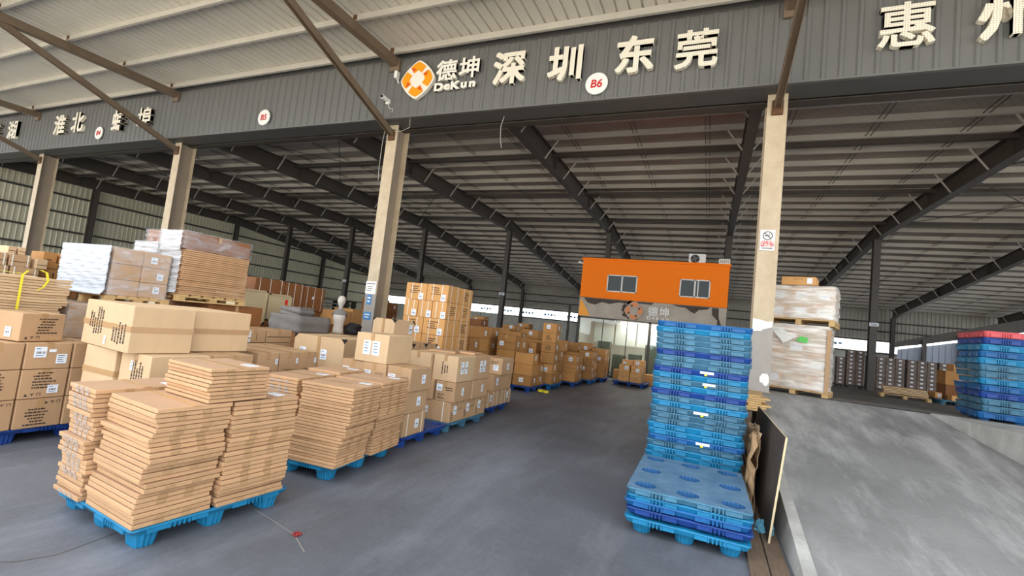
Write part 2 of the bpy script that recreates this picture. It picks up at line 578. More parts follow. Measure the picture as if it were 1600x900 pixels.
# dock slab and ramp
def dock_z(y):
    return 1.01 - 0.0303 * (y - 10.5) if y > 10.5 else 1.01
def ramp_left_z(y): return 1.01 - 0.172 * (9.85 - y)
def ramp_right_z(y): return 1.01 - 0.233 * (10.5 - y)
def ramp_right_x(y): return 3.62 + 0.27 * (10.3 - y)
mb = MB()
ys = [3.0 + 0.25 * k for k in range(30)]
ys = [y for y in ys if y < 10.4] + [10.45]
NX = 8
rows = []
for y in ys:
    row = []
    for k in range(NX + 1):
        t = k / NX
        xl, xr = 0.84, ramp_right_x(y)
        zl, zr = min(1.01, ramp_left_z(y)), min(1.01, ramp_right_z(y))
        z = zl + (zr - zl) * t
        z = min(z, 1.0098)
        row.append((xl + (xr - xl) * t, y, max(z, -0.25)))
    rows.append(row)
for a, b in zip(rows, rows[1:]):
    for k in range(NX): mb.quad(a[k], a[k + 1], b[k + 1], b[k])
struct(mb.build('ramp', 'ramp', smooth=True))
# battered retaining wall on the low side of the ramp
mb = MB()
for y0, y1 in zip(ys, ys[1:]):
    if y1 < 3.5: continue
    z0, z1 = max(0.0, min(1.01, ramp_left_z(y0))) + 0.004, max(0.0, min(1.01, ramp_left_z(y1))) + 0.004
    mb.quad((0.735, y0, -0.1), (0.735, y1, -0.1), (0.80, y1, z1), (0.80, y0, z0))
    mb.quad((0.80, y0, z0), (0.80, y1, z1), (0.90, y1, z1 + 0.002), (0.90, y0, z0 + 0.002))
mb.box(0.735, 0.86, 10.4, 43.9, -0.1, 0.4)
struct(mb.build('wall_ramp_side', 'concrete'))
# dock floor: gently falling slab, and the bank right of the ramp
mb = MB()
yy = [10.4] + [10.5 + 1.4 * k for k in range(0, 25)]
for y0, y1 in zip(yy, yy[1:]):
    mb.quad((0.80, y0, dock_z(y0)), (30, y0, dock_z(y0)), (30, y1, dock_z(y1)), (0.80, y1, dock_z(y1)))
    mb.quad((0.80, y0, -0.1), (0.80, y0, dock_z(y0)), (0.80, y1, dock_z(y1)), (0.80, y1, -0.1))
struct(mb.build('floor_dock', 'dock'))
mb = MB()
yb = [y for y in ys if y >= 3.0]
for y0, y1 in zip(yb, yb[1:]):
    xa, xb = ramp_right_x(y0), ramp_right_x(y1)
    mb.quad((xa, y0, -0.3), (xa + 0.02, y0, 1.01), (xb + 0.02, y1, 1.01), (xb, y1, -0.3))
    mb.quad((xa + 0.02, y0, 1.01), (xa + 0.32, y0, 1.012), (xb + 0.32, y1, 1.012), (xb + 0.02, y1, 1.01))
    mb.quad((xa + 0.32, y0, 1.009), (30, y0, 1.009), (30, y1, 1.009), (xb + 0.32, y1, 1.009))
struct(mb.build('wall_dock_edge', 'concrete'))

# ------------------------------------------------------------------ setting: walls
def corrugated(name, p0, p1, z0, z1, m, pitch=0.25, depth=0.035, flip=1, ztop=None):
    """vertical ribbed sheet between two plan points; ztop(t) gives the top edge"""
    p0, p1 = Vector((p0[0], p0[1], 0)), Vector((p1[0], p1[1], 0))
    L_ = (p1 - p0).length
    d = (p1 - p0) / L_
    nrm = Vector((-d.y, d.x, 0)) * flip
    prof = []
    k = 0
    while k * pitch < L_:
        for a, h in ((0, 0), (0.62, 0), (0.72, 1), (0.90, 1)):
            s_ = min(L_, (k + a) * pitch)
            prof.append((s_, h * depth))
        k += 1
    prof.append((L_, 0))
    mb = MB()
    for (s0, h0), (s1, h1) in zip(prof, prof[1:]):
        if s1 - s0 < 1e-6: continue
        a, b = p0 + d * s0 + nrm * h0, p0 + d * s1 + nrm * h1
        t0 = ztop(s0 / L_) if ztop else z1
        t1 = ztop(s1 / L_) if ztop else z1
        mb.quad((a.x, a.y, z0), (b.x, b.y, z0), (b.x, b.y, t1), (a.x, a.y, t0))
    return struct(mb.build(name, m))

RIDGE_Y, EAVE_Y, BACK_Y = 25.27, 9.95, 43.56
def raf_z(y):                      # underside of the rafters
    if y <= RIDGE_Y: return 7.11 + (7.27 - 7.11) * (y - 10.73) / (RIDGE_Y - 10.73)
    return 7.27 + (5.27 - 7.27) * (y - RIDGE_Y) / (BACK_Y - RIDGE_Y)
def sheet_z(y):
    if y <= RIDGE_Y: return raf_z(y) + 0.80
    return raf_z(y) + 0.80
corrugated('wall_left', (-35.6, 9.6), (-35.6, 44.0), 0.0, 8, 'wallgreen', 0.25, 0.035, -1, lambda t: sheet_z(9.6 + 34.4 * t) + 0.05)
wl = MB()
for z in (2.3, 3.32, 4.33, 5.38, 6.42):
    for y0, y1 in ((9.7, 15.7), (16.1, 25.1), (25.5, 34.5), (34.9, 43.7)):
        if z > 5.6 and y0 > 34: continue
        wl.box(-35.55, -35.36, y0, y1, z - 0.05, z + 0.05)
struct(wl.build('trim_left_girts', 'girt'))
corrugated('wall_back', (-35.6, 44.0), (30, 44.0), 3.55, 6.1, 'wallback', 0.25, 0.035, -1)
wb = MB()
for z in (4.25, 4.95): wb.box(-35.4, 30, 43.86, 43.94, z - 0.05, z + 0.05)
wb.box(-35.4, 30, 43.78, 43.92, 3.46, 3.58)
wb.box(-35.4, 30, 43.70, 43.90, 2.55, 2.66)
struct(wb.build('trim_back_girts', 'girt'))
# daylight strip of translucent sheets above the white wall, with faded blue printing
wb = MB().box(-35.6, 30, 43.97, 44.0, 2.6, 3.56)
for k in range(15):
    x = -24.5 + k * 2.35
    for j in range(4):
        wb.box(x + j * 0.33, x + j * 0.33 + 0.22, 43.955, 43.97, 2.95 + 0.05 * (j % 2), 3.15, 1)
struct(wb.build('window_back_strip', ['skylight', 'inkblue']))
struct(MB().box(-35.6, 30, 43.9, 44.1, -0.2, 2.58).build('wall_back_lower', 'whitewash'))
# end wall of the lean-to on the far right: its eave climbs to the right
WX0, WX1, WY = 8.95, 17.5, 30.0
wtop = lambda x: 2.62 + 0.266 * (x - 8.94)
corrugated('wall_right', (WX0, WY), (WX1, WY), 0.3, 2.6, 'wallblue', 0.25, 0.035, -1, lambda t: wtop(WX0 + (WX1 - WX0) * t))
mb = MB().bar((WX0, WY, wtop(WX0) + .05), (WX1, WY, wtop(WX1) + .05), 0.04, 0.10, 0)
struct(mb.build('window_right_strip', 'skylight'))
mb = MB()
mb.v += [(WX0 - .1, WY - .15, wtop(WX0) + .10), (WX1, WY - .15, wtop(WX1) + .10), (WX1, WY - .15, wtop(WX1) + 1.0), (WX0 - .1, WY - .15, wtop(WX0) + .36),
         (WX0 - .1, WY + .1, wtop(WX0) + .10), (WX1, WY + .1, wtop(WX1) + .10), (WX1, WY + .1, wtop(WX1) + 1.0), (WX0 - .1, WY + .1, wtop(WX0) + .36)]
for q in ((0, 1, 2, 3), (7, 6, 5, 4), (0, 4, 5, 1), (3, 2, 6, 7), (0, 3, 7, 4), (1, 5, 6, 2)):
    mb.f.append(q)
    mb.m.append(0)
struct(mb.build('trim_right_beam', 'darksteel'))
mb = MB()
for x in (9.95, 11.35, 12.75, 14.2):
    mb.box(x - 0.08, x + 0.08, WY - .3, WY - .14, 0.35, wtop(x) + .3)
struct(mb.build('trim_right_posts', 'darksteel'))

# ------------------------------------------------------------------ setting: roof
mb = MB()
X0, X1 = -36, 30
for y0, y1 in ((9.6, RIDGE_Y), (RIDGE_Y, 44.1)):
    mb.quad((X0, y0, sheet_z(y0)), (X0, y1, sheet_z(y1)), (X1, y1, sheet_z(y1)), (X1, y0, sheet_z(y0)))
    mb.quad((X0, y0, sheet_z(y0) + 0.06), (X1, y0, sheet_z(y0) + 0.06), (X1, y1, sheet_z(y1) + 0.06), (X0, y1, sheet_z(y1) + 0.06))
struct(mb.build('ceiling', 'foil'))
py = [10.6 + 1.05 * k for k in range(14)] + [25.9 + 1.08 * k for k in range(17)]
for k, y in enumerate(py):
    zt = sheet_z(y) - 0.005
    mb = MB()
    mb.box(X0, X1, y - 0.006, y + 0.006, zt - 0.19, zt)
    mb.box(X0, X1, y - 0.07, y, zt - 0.19, zt - 0.178)
    mb.box(X0, X1, y, y + 0.07, zt - 0.012, zt)
    struct(mb.build('purlin', 'purlin_in'))
# tie rods between the purlins
mb = MB()
for xb in [-34.5 + 2.0 * k for k in range(32)]:
    for dx in (0.0, 0.12):
        for y0, y1 in ((10.6, 24.25), (25.9, 43.2)):
            mb.bar((xb + dx, y0, sheet_z(y0) - 0.12), (xb + dx, y1, sheet_z(y1) - 0.12), 0.014, 0.014)
struct(mb.build('trim_tie_rods', 'girt'))

RX = lambda i: 6.62 + 6.0 * i
brace_mb = MB().bar((0, 0, 0), (0.42, 0, 0.62), 0.035, 0.035)
brace_r = brace_mb.mesh('fly_brace', [M['purlin_in']])
brace_l = MB().bar((0, 0, 0), (-0.42, 0, 0.62), 0.035, 0.035).mesh('fly_brace', [M['purlin_in']])
for i in range(-7, 4):
    x = RX(i)
    mb = MB()
    pts = [10.0, RIDGE_Y, BACK_Y]
    for y0, y1 in zip(pts, pts[1:]):
        mb.ibeam((x, y0, raf_z(y0) + 0.30), (x, y1, raf_z(y1) + 0.30), 0.26, 0.60, 0.016, 0.012)
    for y in (10.2, 15.0, 20.0, RIDGE_Y, 30.5, 36.0, 40.5):
        mb.box(x - 0.13, x + 0.13, y - 0.02, y + 0.02, raf_z(y) + 0.01, raf_z(y) + 0.58)
    rf = struct(mb.build('rafter', 'darksteel'))
    for k, y in enumerate(py):
        if k % 2 == 0: continue
        for me in (brace_r, brace_l):
            b = link('fly_brace', me, rf, (x + (0.13 if me is brace_r else -0.13), y, raf_z(y) + 0.02))
# jack beam along the front carrying the rafters
mb = MB().ibeam((-36, 10.35, 6.92), (30, 10.35, 6.92), 0.26, 0.36)
struct(mb.build('beam_front', 'darksteel'))
mb = MB()
for y in (14.8, 19.4, 24.2):
    mb.bar((-35.4, y, raf_z(y) + 0.5), (30, y, raf_z(y) + 0.5), 0.12, 0.12)
struct(mb.build('trim_roof_ties', 'darksteel'))
# x-bracing rods in two bays
mb = MB()
for i in (-6, -4, 0):
    for (ya, yb_) in ((11.0, 17.5), (17.5, 24.5)):
        mb.bar((RX(i), ya, raf_z(ya) + 0.45), (RX(i + 1), yb_, raf_z(yb_) + 0.45), 0.02, 0.02)
        mb.bar((RX(i + 1), ya, raf_z(ya) + 0.45), (RX(i), yb_, raf_z(yb_) + 0.45), 0.02, 0.02)
for (xa, xb) in ((RX(-4), RX(-3)), (RX(-2) - 6, RX(-2))):
    mb.bar((xa, 43.6, 3.6), (xb, 43.6, 5.4), 0.025, 0.025)
    mb.bar((xb, 43.6, 3.6), (xa, 43.6, 5.4), 0.025, 0.025)
struct(mb.build('trim_brace_rods', 'girt'))

def inner_post(x, y, z0, z1, label, grp, w=0.26, d_=0.30, along='y'):
    mb = MB()
    if along == 'y':
        mb.box(x - w / 2, x + w / 2, y - d_ / 2, y - d_ / 2 + 0.014, z0, z1)
        mb.box(x - w / 2, x + w / 2, y + d_ / 2 - 0.014, y + d_ / 2, z0, z1)
        mb.box(x - 0.006, x + 0.006, y - d_ / 2 + 0.014, y + d_ / 2 - 0.014, z0, z1)
    else:
        mb.box(x - d_ / 2, x - d_ / 2 + 0.014, y - w / 2, y + w / 2, z0, z1)
        mb.box(x + d_ / 2 - 0.014, x + d_ / 2, y - w / 2, y + w / 2, z0, z1)
        mb.box(x - d_ / 2 + 0.014, x + d_ / 2 - 0.014, y - 0.006, y + 0.006, z0, z1)
    mb.box(x - w * 0.7, x + w * 0.7, y - d_ * 0.7, y + d_ * 0.7, z0, z0 + 0.02)
    return thing(mb.build('steel_post', 'darksteel'), label, 'post', grp)
names_r = {-6: 'ridge row nearest the green side wall', -5: 'ridge row just left of the stickered column',
           -4: 'ridge row just right of the stickered column', -3: 'ridge row standing clear left of the office',
           -2: 'ridge row behind the office, near its left window', -1: 'ridge row behind the right end of the office',
           0: 'ridge row standing on the dock by grey cartons'}
for i, nm in names_r.items():
    x = RX(i)
    p = inner_post(x, RIDGE_Y, dock_z(RIDGE_Y) if x > 0.5 else 0.0, raf_z(RIDGE_Y) + 0.005, 'dark steel roof post of the ' + nm, 'ridge posts')
    if i in (-5, -4, -3, 0):
        zz = 3.46
        lb = MB().box(-0.17, 0.17, -0.185, -0.158, -0.075, 0.075).box(-0.13, 0.13, -0.19, -0.185, 0.01, 0.03, 1).box(-0.10, 0.10, -0.19, -0.185, -0.04, -0.02, 1)
        o = lb.build('number_plate', ['paper', 'ink'], p, (x, RIDGE_Y, zz))
        o['label'] = 'small pale plate on the post'
names_b = {-5: 'back row right of the tall strapped stack', -4: 'back row above the white wall',
           -3: 'back row hidden by the office edge', 1: 'back row beside the blue grey end wall'}
for i, nm in names_b.items():
    x = RX(i)
    inner_post(x, BACK_Y - 0.15, dock_z(BACK_Y) if x > 0.8 else 0.0, raf_z(BACK_Y) + 0.02, 'dark steel wall post of the ' + nm, 'back wall posts')
for y, nm in ((15.9, 'between the two left cream columns'), (25.3, 'behind the film-topped carton stack'), (34.7, 'behind the dark brown strapped cartons')):
    inner_post(-35.25, y, 0.0, raf_z(y) + 0.02, 'dark steel side wall post seen ' + nm, 'side wall posts', along='x')

# ------------------------------------------------------------------ fascia, soffit, canopy
corrugated('wall_fascia', (-44, 9.58), (16, 9.58), 6.78, 8.40, 'fascia', 0.27, 0.03, -1)
mb = MB()
mb.box(-44, 16, 9.52, 9.60, 6.755, 6.79)
mb.box(-44, 16, 9.60, 10.15, 6.76, 6.775, 1)
mb.box(-44, 16, 10.15, 10.17, 6.76, 6.95, 1)
mb.box(-44, 16, 9.62, 9.64, 8.3, 8.80, 1)  # added dark strip, stops light leaking in above the fascia
struct(mb.build('trim_fascia_edge', ['fascia', 'soffit']))
mb = MB()
k = 0
xs = []
x = -46.0
CZ = lambda y: 8.62 - 0.028 * (9.6 - y)
while x < 20:
    for a, h in ((0, 0), (0.80, 0), (0.86, 0.045), (0.94, 0.045)):
        xs.append((x + a * 0.27, h))
    x += 0.27
for (xa, ha), (xb, hb) in zip(xs, xs[1:]):
    mb.quad((xa, 2.2, CZ(2.2) + ha), (xa, 9.9, CZ(9.9) + ha), (xb, 9.9, CZ(9.9) + hb), (xb, 2.2, CZ(2.2) + hb))
struct(mb.build('ceiling_canopy', 'canopy'))
for k in range(6):
    y = 9.35 - 1.4 * k
    mb = MB()
    zt = CZ(y) - 0.004
    mb.box(-46, 20, y - 0.008, y + 0.008, zt - 0.20, zt)
    mb.box(-46, 20, y - 0.075, y, zt - 0.20, zt - 0.185)
    struct(mb.build('purlin', 'purlin'))
COLX = [-26.644, -17.458, -8.272, 0.914]
for k, cx in enumerate(COLX + [10.1]):
    x = cx + 0.12
    mb = MB()
    za, zb = 8.30, 8.07
    mb.bar((x, 9.62, za), (x, 2.3, zb), 0.20, 0.22)
    mb.box(x - 0.16, x + 0.16, 9.50, 9.60, za - 0.24, za + 0.1)
    rf = struct(mb.build('rafter_canopy', 'brownsteel'))
    mb = MB()
    for q in range(6):
        y = 9.35 - 1.4 * q
        mb.box(x - 0.05, x + 0.05, y - 0.03, y + 0.02, CZ(y) - 0.26, CZ(y) - 0.02)
    mb.build('purlin_cleat', 'rust', rf)

def front_column(cx, z0, label, slab):
    root = empty('steel_column', (cx, 9.915, z0))
    h = 6.765 - z0
    MB().box(-0.175, 0.175, 0.0, 0.018, 0, h).build('front_flange', 'cream', root)
    MB().box(-0.175, 0.175, 0.50, 0.518, 0, h).build('rear_flange', 'cream', root)
    MB().box(-0.007, 0.007, 0.018, 0.50, 0, h).build('web', 'web', root)
    MB().box(-0.20, 0.20, -0.03, 0.55, 0.0, 0.02).build('base_plate', 'web', root)
    thing(root, label, 'column')
    # strut rising forward to the canopy
    s = empty('canopy_strut', (cx, 9.90, 6.50))
    top = Vector((0.10, -4.75, 1.56))
    mb = MB()
    for dx in (-0.055, 0.055):
        mb.bar((dx, 0, 0), top + Vector((dx, 0, 0)), 0.012, 0.16)
    mb.bar((0, 0, 0), top, 0.10, 0.012)
    mb.build('channel', 'brownsteel', s)
    MB().box(-0.10, 0.10, -0.03, 0.014, -0.17, 0.12).build('end_plate', 'rust', s)
    thing(s, 'brown steel strut rising forward from the top of the ' + slab, 'strut', 'canopy struts')
    return root
front_column(COLX[0], 0.0, 'cream column at the far left of the front row', 'far left cream column')
front_column(COLX[1], 0.0, 'cream column behind the film-topped carton stack', 'column behind the film-topped stack')
c3 = front_column(COLX[2], 0.0, 'cream column with blue stickers beside the mannequin', 'column with blue stickers')
c4 = front_column(COLX[3], 1.0, 'cream column with the no-smoking sign', 'column with the no-smoking sign')
MB().box(-0.177, 0.177, -0.006, 0.022, 0.0, 2.13).build('grey_lower_coat', 'greycoat', c3)['label'] = 'grey coated lower stretch'
MB().box(-0.177, 0.177, -0.005, 0.022, 0.0, 1.25).build('grey_lower_coat', 'greycoat', c4)['label'] = 'grey coated lower stretch'
# peeled paint on the dock column
def blob(pts, y, name, m, parent):
    mb = MB()
    mb.prism(pts, y - 0.004, y, 0)
    return mb.build(name, m, parent)
rr = random.Random(3)
def ragged(cx, cz, w, h, n=18):
    return [(cx + math.cos(2 * math.pi * k / n) * w * rr.uniform(.6, 1.05), cz + math.sin(2 * math.pi * k / n) * h * rr.uniform(.6, 1.05)) for k in range(n)]
blob([(-0.17, 1.12), (-0.02, 1.13), (0.0, 1.16), (0.16, 1.22), (0.165, 1.33), (0.08, 1.31), (-0.04, 1.34), (-0.17, 1.36)], -0.008, 'peeling_paint', 'white', c4)
blob(ragged(0.09, 0.25, 0.10, 0.13), -0.008, 'peeling_paint', 'white', c4)

# ------------------------------------------------------------------ signs
def char_mesh(ch, size, depth, bold=0.022, italic=0.0, thick=0.0):
    cu = bpy.data.curves.new('glyph', 'FONT')
    cu.body = ch
    cu.size = size
    cu.extrude = depth / 2
    cu.offset = bold * size
    cu.shear = italic
    cu.align_x = 'CENTER'
    cu.resolution_u = 3
    ob = bpy.data.objects.new('glyph', cu)
    C.objects.link(ob)
    dg = bpy.context.evaluated_depsgraph_get()
    dg.update()
    me = bpy.data.meshes.new_from_object(ob.evaluated_get(dg))
    bpy.data.objects.remove(ob)
    bpy.data.curves.remove(cu)
    if len(me.vertices):
        xs = [v.co.x for v in me.vertices]
        ys_ = [v.co.y for v in me.vertices]
        cx, cy = (min(xs) + max(xs)) / 2, (min(ys_) + max(ys_)) / 2
        for v in me.vertices:
            v.co.x -= cx
            v.co.y -= cy
    if thick:
        bm = bmesh.new()
        d = thick * size
        for dx, dy, dz in ((-d, -d, 0), (d, -d, .0009), (-d, d, .0018), (d, d, .0027)):
            n0 = len(bm.verts)
            bm.from_mesh(me)
            bm.verts.ensure_lookup_table()
            for v in bm.verts[n0:]:
                v.co.x += dx
                v.co.y += dy
                v.co.z += dz
        bm.to_mesh(me)
        bm.free()
    return me
def char_obj(ch, size, depth, m, loc, name='sign_character', bold=0.022, italic=0.0, parent=None, wscale=1.0, hscale=1.0, thick=0.0):
    me = char_mesh(ch, size, depth, bold, italic, thick)
    for v in me.vertices:
        v.co.x *= wscale
        v.co.y *= hscale
    me.materials.clear()
    me.materials.append(M[m])
    o = link(name, me, parent, loc)
    o.rotation_euler = (math.pi / 2, 0, 0)
    return o
FY = 9.49
for ch, x, z, s, lab in (
        ('深', -4.74, 7.72, 0.84, 'large white character right after the wordmark sign'),
        ('圳', -3.37, 7.65, 0.84, 'large white character just left above the B6 disc'),
        ('东', -1.84, 7.67, 0.84, 'large white character just right above the B6 disc'),
        ('莞', -0.63, 7.62, 0.84, 'large white character with grass-topped form left of the dock column'),
        ('惠', 2.74, 7.60, 0.86, 'large white character right of the dock column, heart-shaped base'),
        ('州', 4.08, 7.56, 0.86, 'large white character cut by the right end of the view'),
        ('淮', -24.42, 7.68, 0.84, 'large white character left of the B4 disc, water-radical'),
        ('北', -23.12, 7.70, 0.84, 'large white character next to the B4 disc on its left'),
        ('蚌', -20.36, 7.57, 0.84, 'large white character next to the B4 disc on its right'),
        ('埠', -18.80, 7.53, 0.84, 'large white character partly behind the strut, right of B4'),
        ('芜', -29.80, 7.70, 0.84, 'large white character cut by the left end of the fascia'),
        ('湖', -28.26, 7.72, 0.84, 'large white character above the far left cream column')):
    o = char_obj(ch, s, 0.10, 'led', (x, FY, z), bold=0.016 if ch not in '惠埠莞' else 0.012, thick={'惠': .003, '埠': .006, '莞': .009, '蚌': .010, '湖': .008}.get(ch, .014))
    thing(o, lab, 'sign letter', 'white destination characters on the fascia')
# wordmark: emblem and two small characters with latin name
for ch, x, lab in (('德', -6.47, 'smaller white character right beside the orange emblem'), ('坤', -5.83, 'smaller white character second from the orange emblem')):
    o = char_obj(ch, 0.56, 0.08, 'signface', (x, FY, 7.86), bold=0.012, wscale=1.08, thick=0.010)
    thing(o, lab, 'sign letter', 'wordmark characters on the fascia')
root = empty('wordmark_sign', (-6.18, FY, 7.445))
thing(root, 'white latin wordmark lettering under the two smaller characters', 'sign')
for ch, x in zip('DeKun', (-0.47, -0.23, 0.01, 0.25, 0.48)):
    char_obj(ch, 0.27, 0.06, 'signface', (x, 0, 0.0 if ch in 'DK' else -0.02), 'letter', 0.03, 0.0, root, 1.35, 1.0, 0.02)
def emblem(loc, s, face, name, label, cols):
    root = empty(name, loc)
    thing(root, label, 'emblem')
    # white backing (rounded diamond) with four folded corner bands
    def superdiamond(r, n=48, e=1.35):
        pts = []
        for k in range(n):
            a = 2 * math.pi * k / n
            c, s_ = math.cos(a), math.sin(a)
            rad = r / (abs(c) ** e + abs(s_) ** e) ** (1 / e)
            pts.append((rad * c, rad * s_))
        return pts
    MB().prism(superdiamond(0.56 * s), -0.05, 0.05).build('backing', cols[0], root)
    for k in range(4):
        a0 = k * math.pi / 2 + math.pi / 2
        outer = superdiamond(0.50 * s, 96)
        seg, inn = [], []
        for p in outer:
            ang = math.atan2(p[1], p[0])
            dd = (ang - a0 + math.pi) % (2 * math.pi) - math.pi
            if abs(dd) < 0.62: seg.append((dd, p))
        seg.sort()
        po = [p for _, p in seg]
        pi_ = [(p[0] * 0.52, p[1] * 0.52) for _, p in reversed(seg)]
        MB().prism(po + pi_, -0.075, -0.05).build('petal', cols[1], root)
        q = seg[-1][1]
        q2 = seg[-max(2, len(seg) // 3)][1]
        tri = [(q[0] * 0.94, q[1] * 0.94), (q[0] * 0.58, q[1] * 0.58), (q2[0] * 0.60, q2[1] * 0.60), (q2[0] * .72, q2[1] * .72)]
        MB().prism(tri, -0.082, -0.075).build('fold', cols[2], root)
    return root
emblem((-7.31, FY, 7.70), 0.92, 'y', 'emblem', 'orange and white petal emblem on the charcoal fascia', ('signface', 'amber', 'flame'))
def disc(x, z, txt, label):
    root = empty('bay_number_disc', (x, 9.53, z))
    thing(root, label, 'sign', 'round bay number signs')
    MB().cyl((0, 0, 0), 0.245, 0.03, 40, 0, 'y').build('plate', 'white', root)
    char_obj(txt, 0.25, 0.01, 'red', (0, -0.034, 0), 'number', 0.018, 0.12, root)
disc(-2.62, 7.13, 'B6', 'round white B6 disc with red lettering on the fascia')
disc(-12.83, 7.14, 'B5', 'round white B5 disc with red lettering on the fascia')
disc(-21.65, 7.20, 'B4', 'round white B4 disc with red lettering on the fascia')

# camera, flood light and loose cables near the third column
r = empty('security_camera', (-8.22, 9.50, 7.22))
thing(r, 'white bullet security camera on the fascia left of the emblem', 'camera')
MB().box(-0.06, 0.06, -0.01, 0.05, -0.06, 0.06).build('bracket', 'white', r)
mb = MB().cyl((0.0, -0.02, 0.03), 0.055, 0.22, 16, 0, 'y', 0.06)
mb.build('body', 'white', r)
MB().cyl((0.0, -0.235, 0.03), 0.045, 0.02, 16, 0, 'y').build('lens', 'black', r)
MB().tube([(0.03, 0, -0.05), (0.08, -0.02, -0.16), (0.14, -0.02, -0.22), (0.2, 0, -0.2), (0.17, 0.02, -0.3)], 0.012).build('cord', 'cable', r)
r = empty('flood_light', (-7.99, 9.50, 7.90))
thing(r, 'small white lamp below the canopy rafter end beside the emblem', 'lamp')
MB().cham(-0.05, 0.05, -0.12, 0.02, -0.10, 0.10, 0.02).build('housing', 'white', r)
MB().bar((0, 0, -0.1), (0.04, 0.02, -0.2), 0.03, 0.03).build('bracket', 'white', r)
thing(MB().tube([(-8.27 + 0.1, 9.88, 6.62), (-8.1, 9.8, 6.52), (-7.85, 9.75, 6.50), (-7.6, 9.75, 6.58), (-7.5, 9.6, 6.76)], 0.006).build('hanging_cable', 'cable'), 'pale cable sagging across the top of the stickered column', 'cable')
thing(MB().tube([(-4.95, 9.9, 6.75), (-5.0, 9.88, 6.5), (-4.98, 9.88, 6.2), (-4.92, 9.88, 5.95)], 0.006).build('hanging_cable', 'cable'), 'short white cable dangling below the fascia left of B6', 'cable')
thing(MB().tube([(-8.50, 9.88, 6.74), (-8.52, 9.86, 6.2), (-8.53, 9.87, 5.6), (-8.50, 9.87, 5.2)], 0.006).build('hanging_cable', 'cable'), 'thin cable running down the left edge of the stickered column', 'cable')

# no-smoking sign on the dock column
r = empty('no_smoking_sign', (0.895, 9.905, 3.86))
thing(r, 'white no-smoking sign with red band on the dock column', 'sign')
MB().box(-0.125, 0.125, -0.012, 0.006, -0.20, 0.20).build('plate', 'white', r)
mb = MB()
n = 32
def ringp(rad): return [(rad * math.cos(2 * math.pi * k / n), rad * math.sin(2 * math.pi * k / n) + 0.085) for k in range(n)]
a, b = ringp(0.085), ringp(0.070)
for k in range(n):
    j = (k + 1) % n
    mb.quad((a[k][0], -0.014, a[k][1]), (a[j][0], -0.014, a[j][1]), (b[j][0], -0.014, b[j][1]), (b[k][0], -0.014, b[k][1]))
mb.bar((-0.055, -0.014, 0.140), (0.055, -0.014, 0.030), 0.004, 0.014)
mb.build('prohibition_ring', 'ink', r)
MB().box(-0.055, 0.035, -0.0145, -0.012, 0.075, 0.092).box(0.02, 0.035, -0.0145, -0.012, 0.105, 0.13).build('cigarette', 'ink', r)
MB().box(-0.11, 0.11, -0.014, -0.012, -0.125, -0.015).build('red_band', 'red', r)
char_obj('禁止吸烟', 0.055, 0.004, 'white', (0, -0.015, -0.042), 'lettering', 0.01, 0, r)
char_obj('严禁烟火', 0.055, 0.004, 'white', (0, -0.015, -0.098), 'lettering', 0.01, 0, r)
MB().box(-0.09, 0.09, -0.014, -0.012, -0.165, -0.15).build('small_print', 'ink', r)
# notice and stickers on the third column
r = empty('notice_plate', (-8.29, 9.905, 2.30))
thing(r, 'white notice plate on the column above the blue stickers', 'notice')
MB().box(-0.17, 0.17, -0.010, 0.006, -0.17, 0.17).build('plate', 'white', r)
mb = MB()
for k in range(7): mb.box(-0.13 + 0.038 * k, -0.105 + 0.038 * k, -0.012, -0.010, 0.09, 0.12)
for q, z in ((0.0, 0.02), (0.0, -0.03), (-0.03, -0.08)): mb.box(-0.1 + q, 0.06 + q, -0.012, -0.010, z, z + 0.012)
mb.build('print', 'ink', r)
for z, w, h, lab in ((1.98, 0.07, 0.13, 'narrow pale blue sticker below the white notice plate'), (1.55, 0.12, 0.10, 'wide blue sticker lowest on the stickered column')):
    mb = MB().box(-w, w, -0.011, 0.0, -h, h).box(-w * .7, w * .7, -0.013, -0.011, h * .2, h * .5, 1).box(-w * .6, w * .5, -0.013, -0.011, -h * .5, -h * .2, 1)
    thing(mb.build('sticker', ['inkblue', 'white'], None, (-8.30, 9.906, z)), lab, 'sticker', 'blue stickers')

# ------------------------------------------------------------------ office
OX0, OX1, OY = -5.204, 0.57, 19.6
r = empty('office_cabin', ((OX0 + OX1) / 2, OY, 3.25))
thing(r, 'orange upper office cabin with two sliding windows', 'office')
cw = (OX1 - OX0) / 2
w1 = (-3.47 - (OX0 + OX1) / 2, 0.62)
w2 = (-0.635 - (OX0 + OX1) / 2, 0.56)
WZ0, WZ1 = 0.36, 1.0 - 0.0
mb = MB()
segs = [(-cw, w1[0] - w1[1]), (w1[0] + w1[1], w2[0] - w2[1]), (w2[0] + w2[1], cw)]
for a, b in segs: mb.box(a, b, 0, 0.08, 0, 1.68)
for w in (w1, w2):
    mb.box(w[0] - w[1], w[0] + w[1], 0, 0.08, 0, 0.30)
    mb.box(w[0] - w[1], w[0] + w[1], 0, 0.08, 1.02, 1.68)
mb.box(-cw, -cw + 0.08, 0.08, 3.3, 0, 1.68).box(cw - 0.08, cw, 0.08, 3.3, 0, 1.68).box(-cw, cw, 3.3, 3.38, 0, 1.68)
mb.box(-cw + .08, cw - .08, 0.08, 3.3, 0, 0.05).box(-cw + .08, cw - .08, 0.08, 3.3, 1.56, 1.60)
mb.build('wall_panel', 'orange', r)
MB().box(-cw - 0.04, cw + 0.04, -0.04, 3.42, 1.60, 1.70).build('roof_trim', 'orange', r)
mb = MB().box(-cw + .09, cw - .09, 1.6, 1.65, .05, 1.55).box(-cw + .09, cw - .09, .1, 1.6, .05, .07).box(-cw + .09, cw - .09, .1, 1.6, 1.53, 1.55)
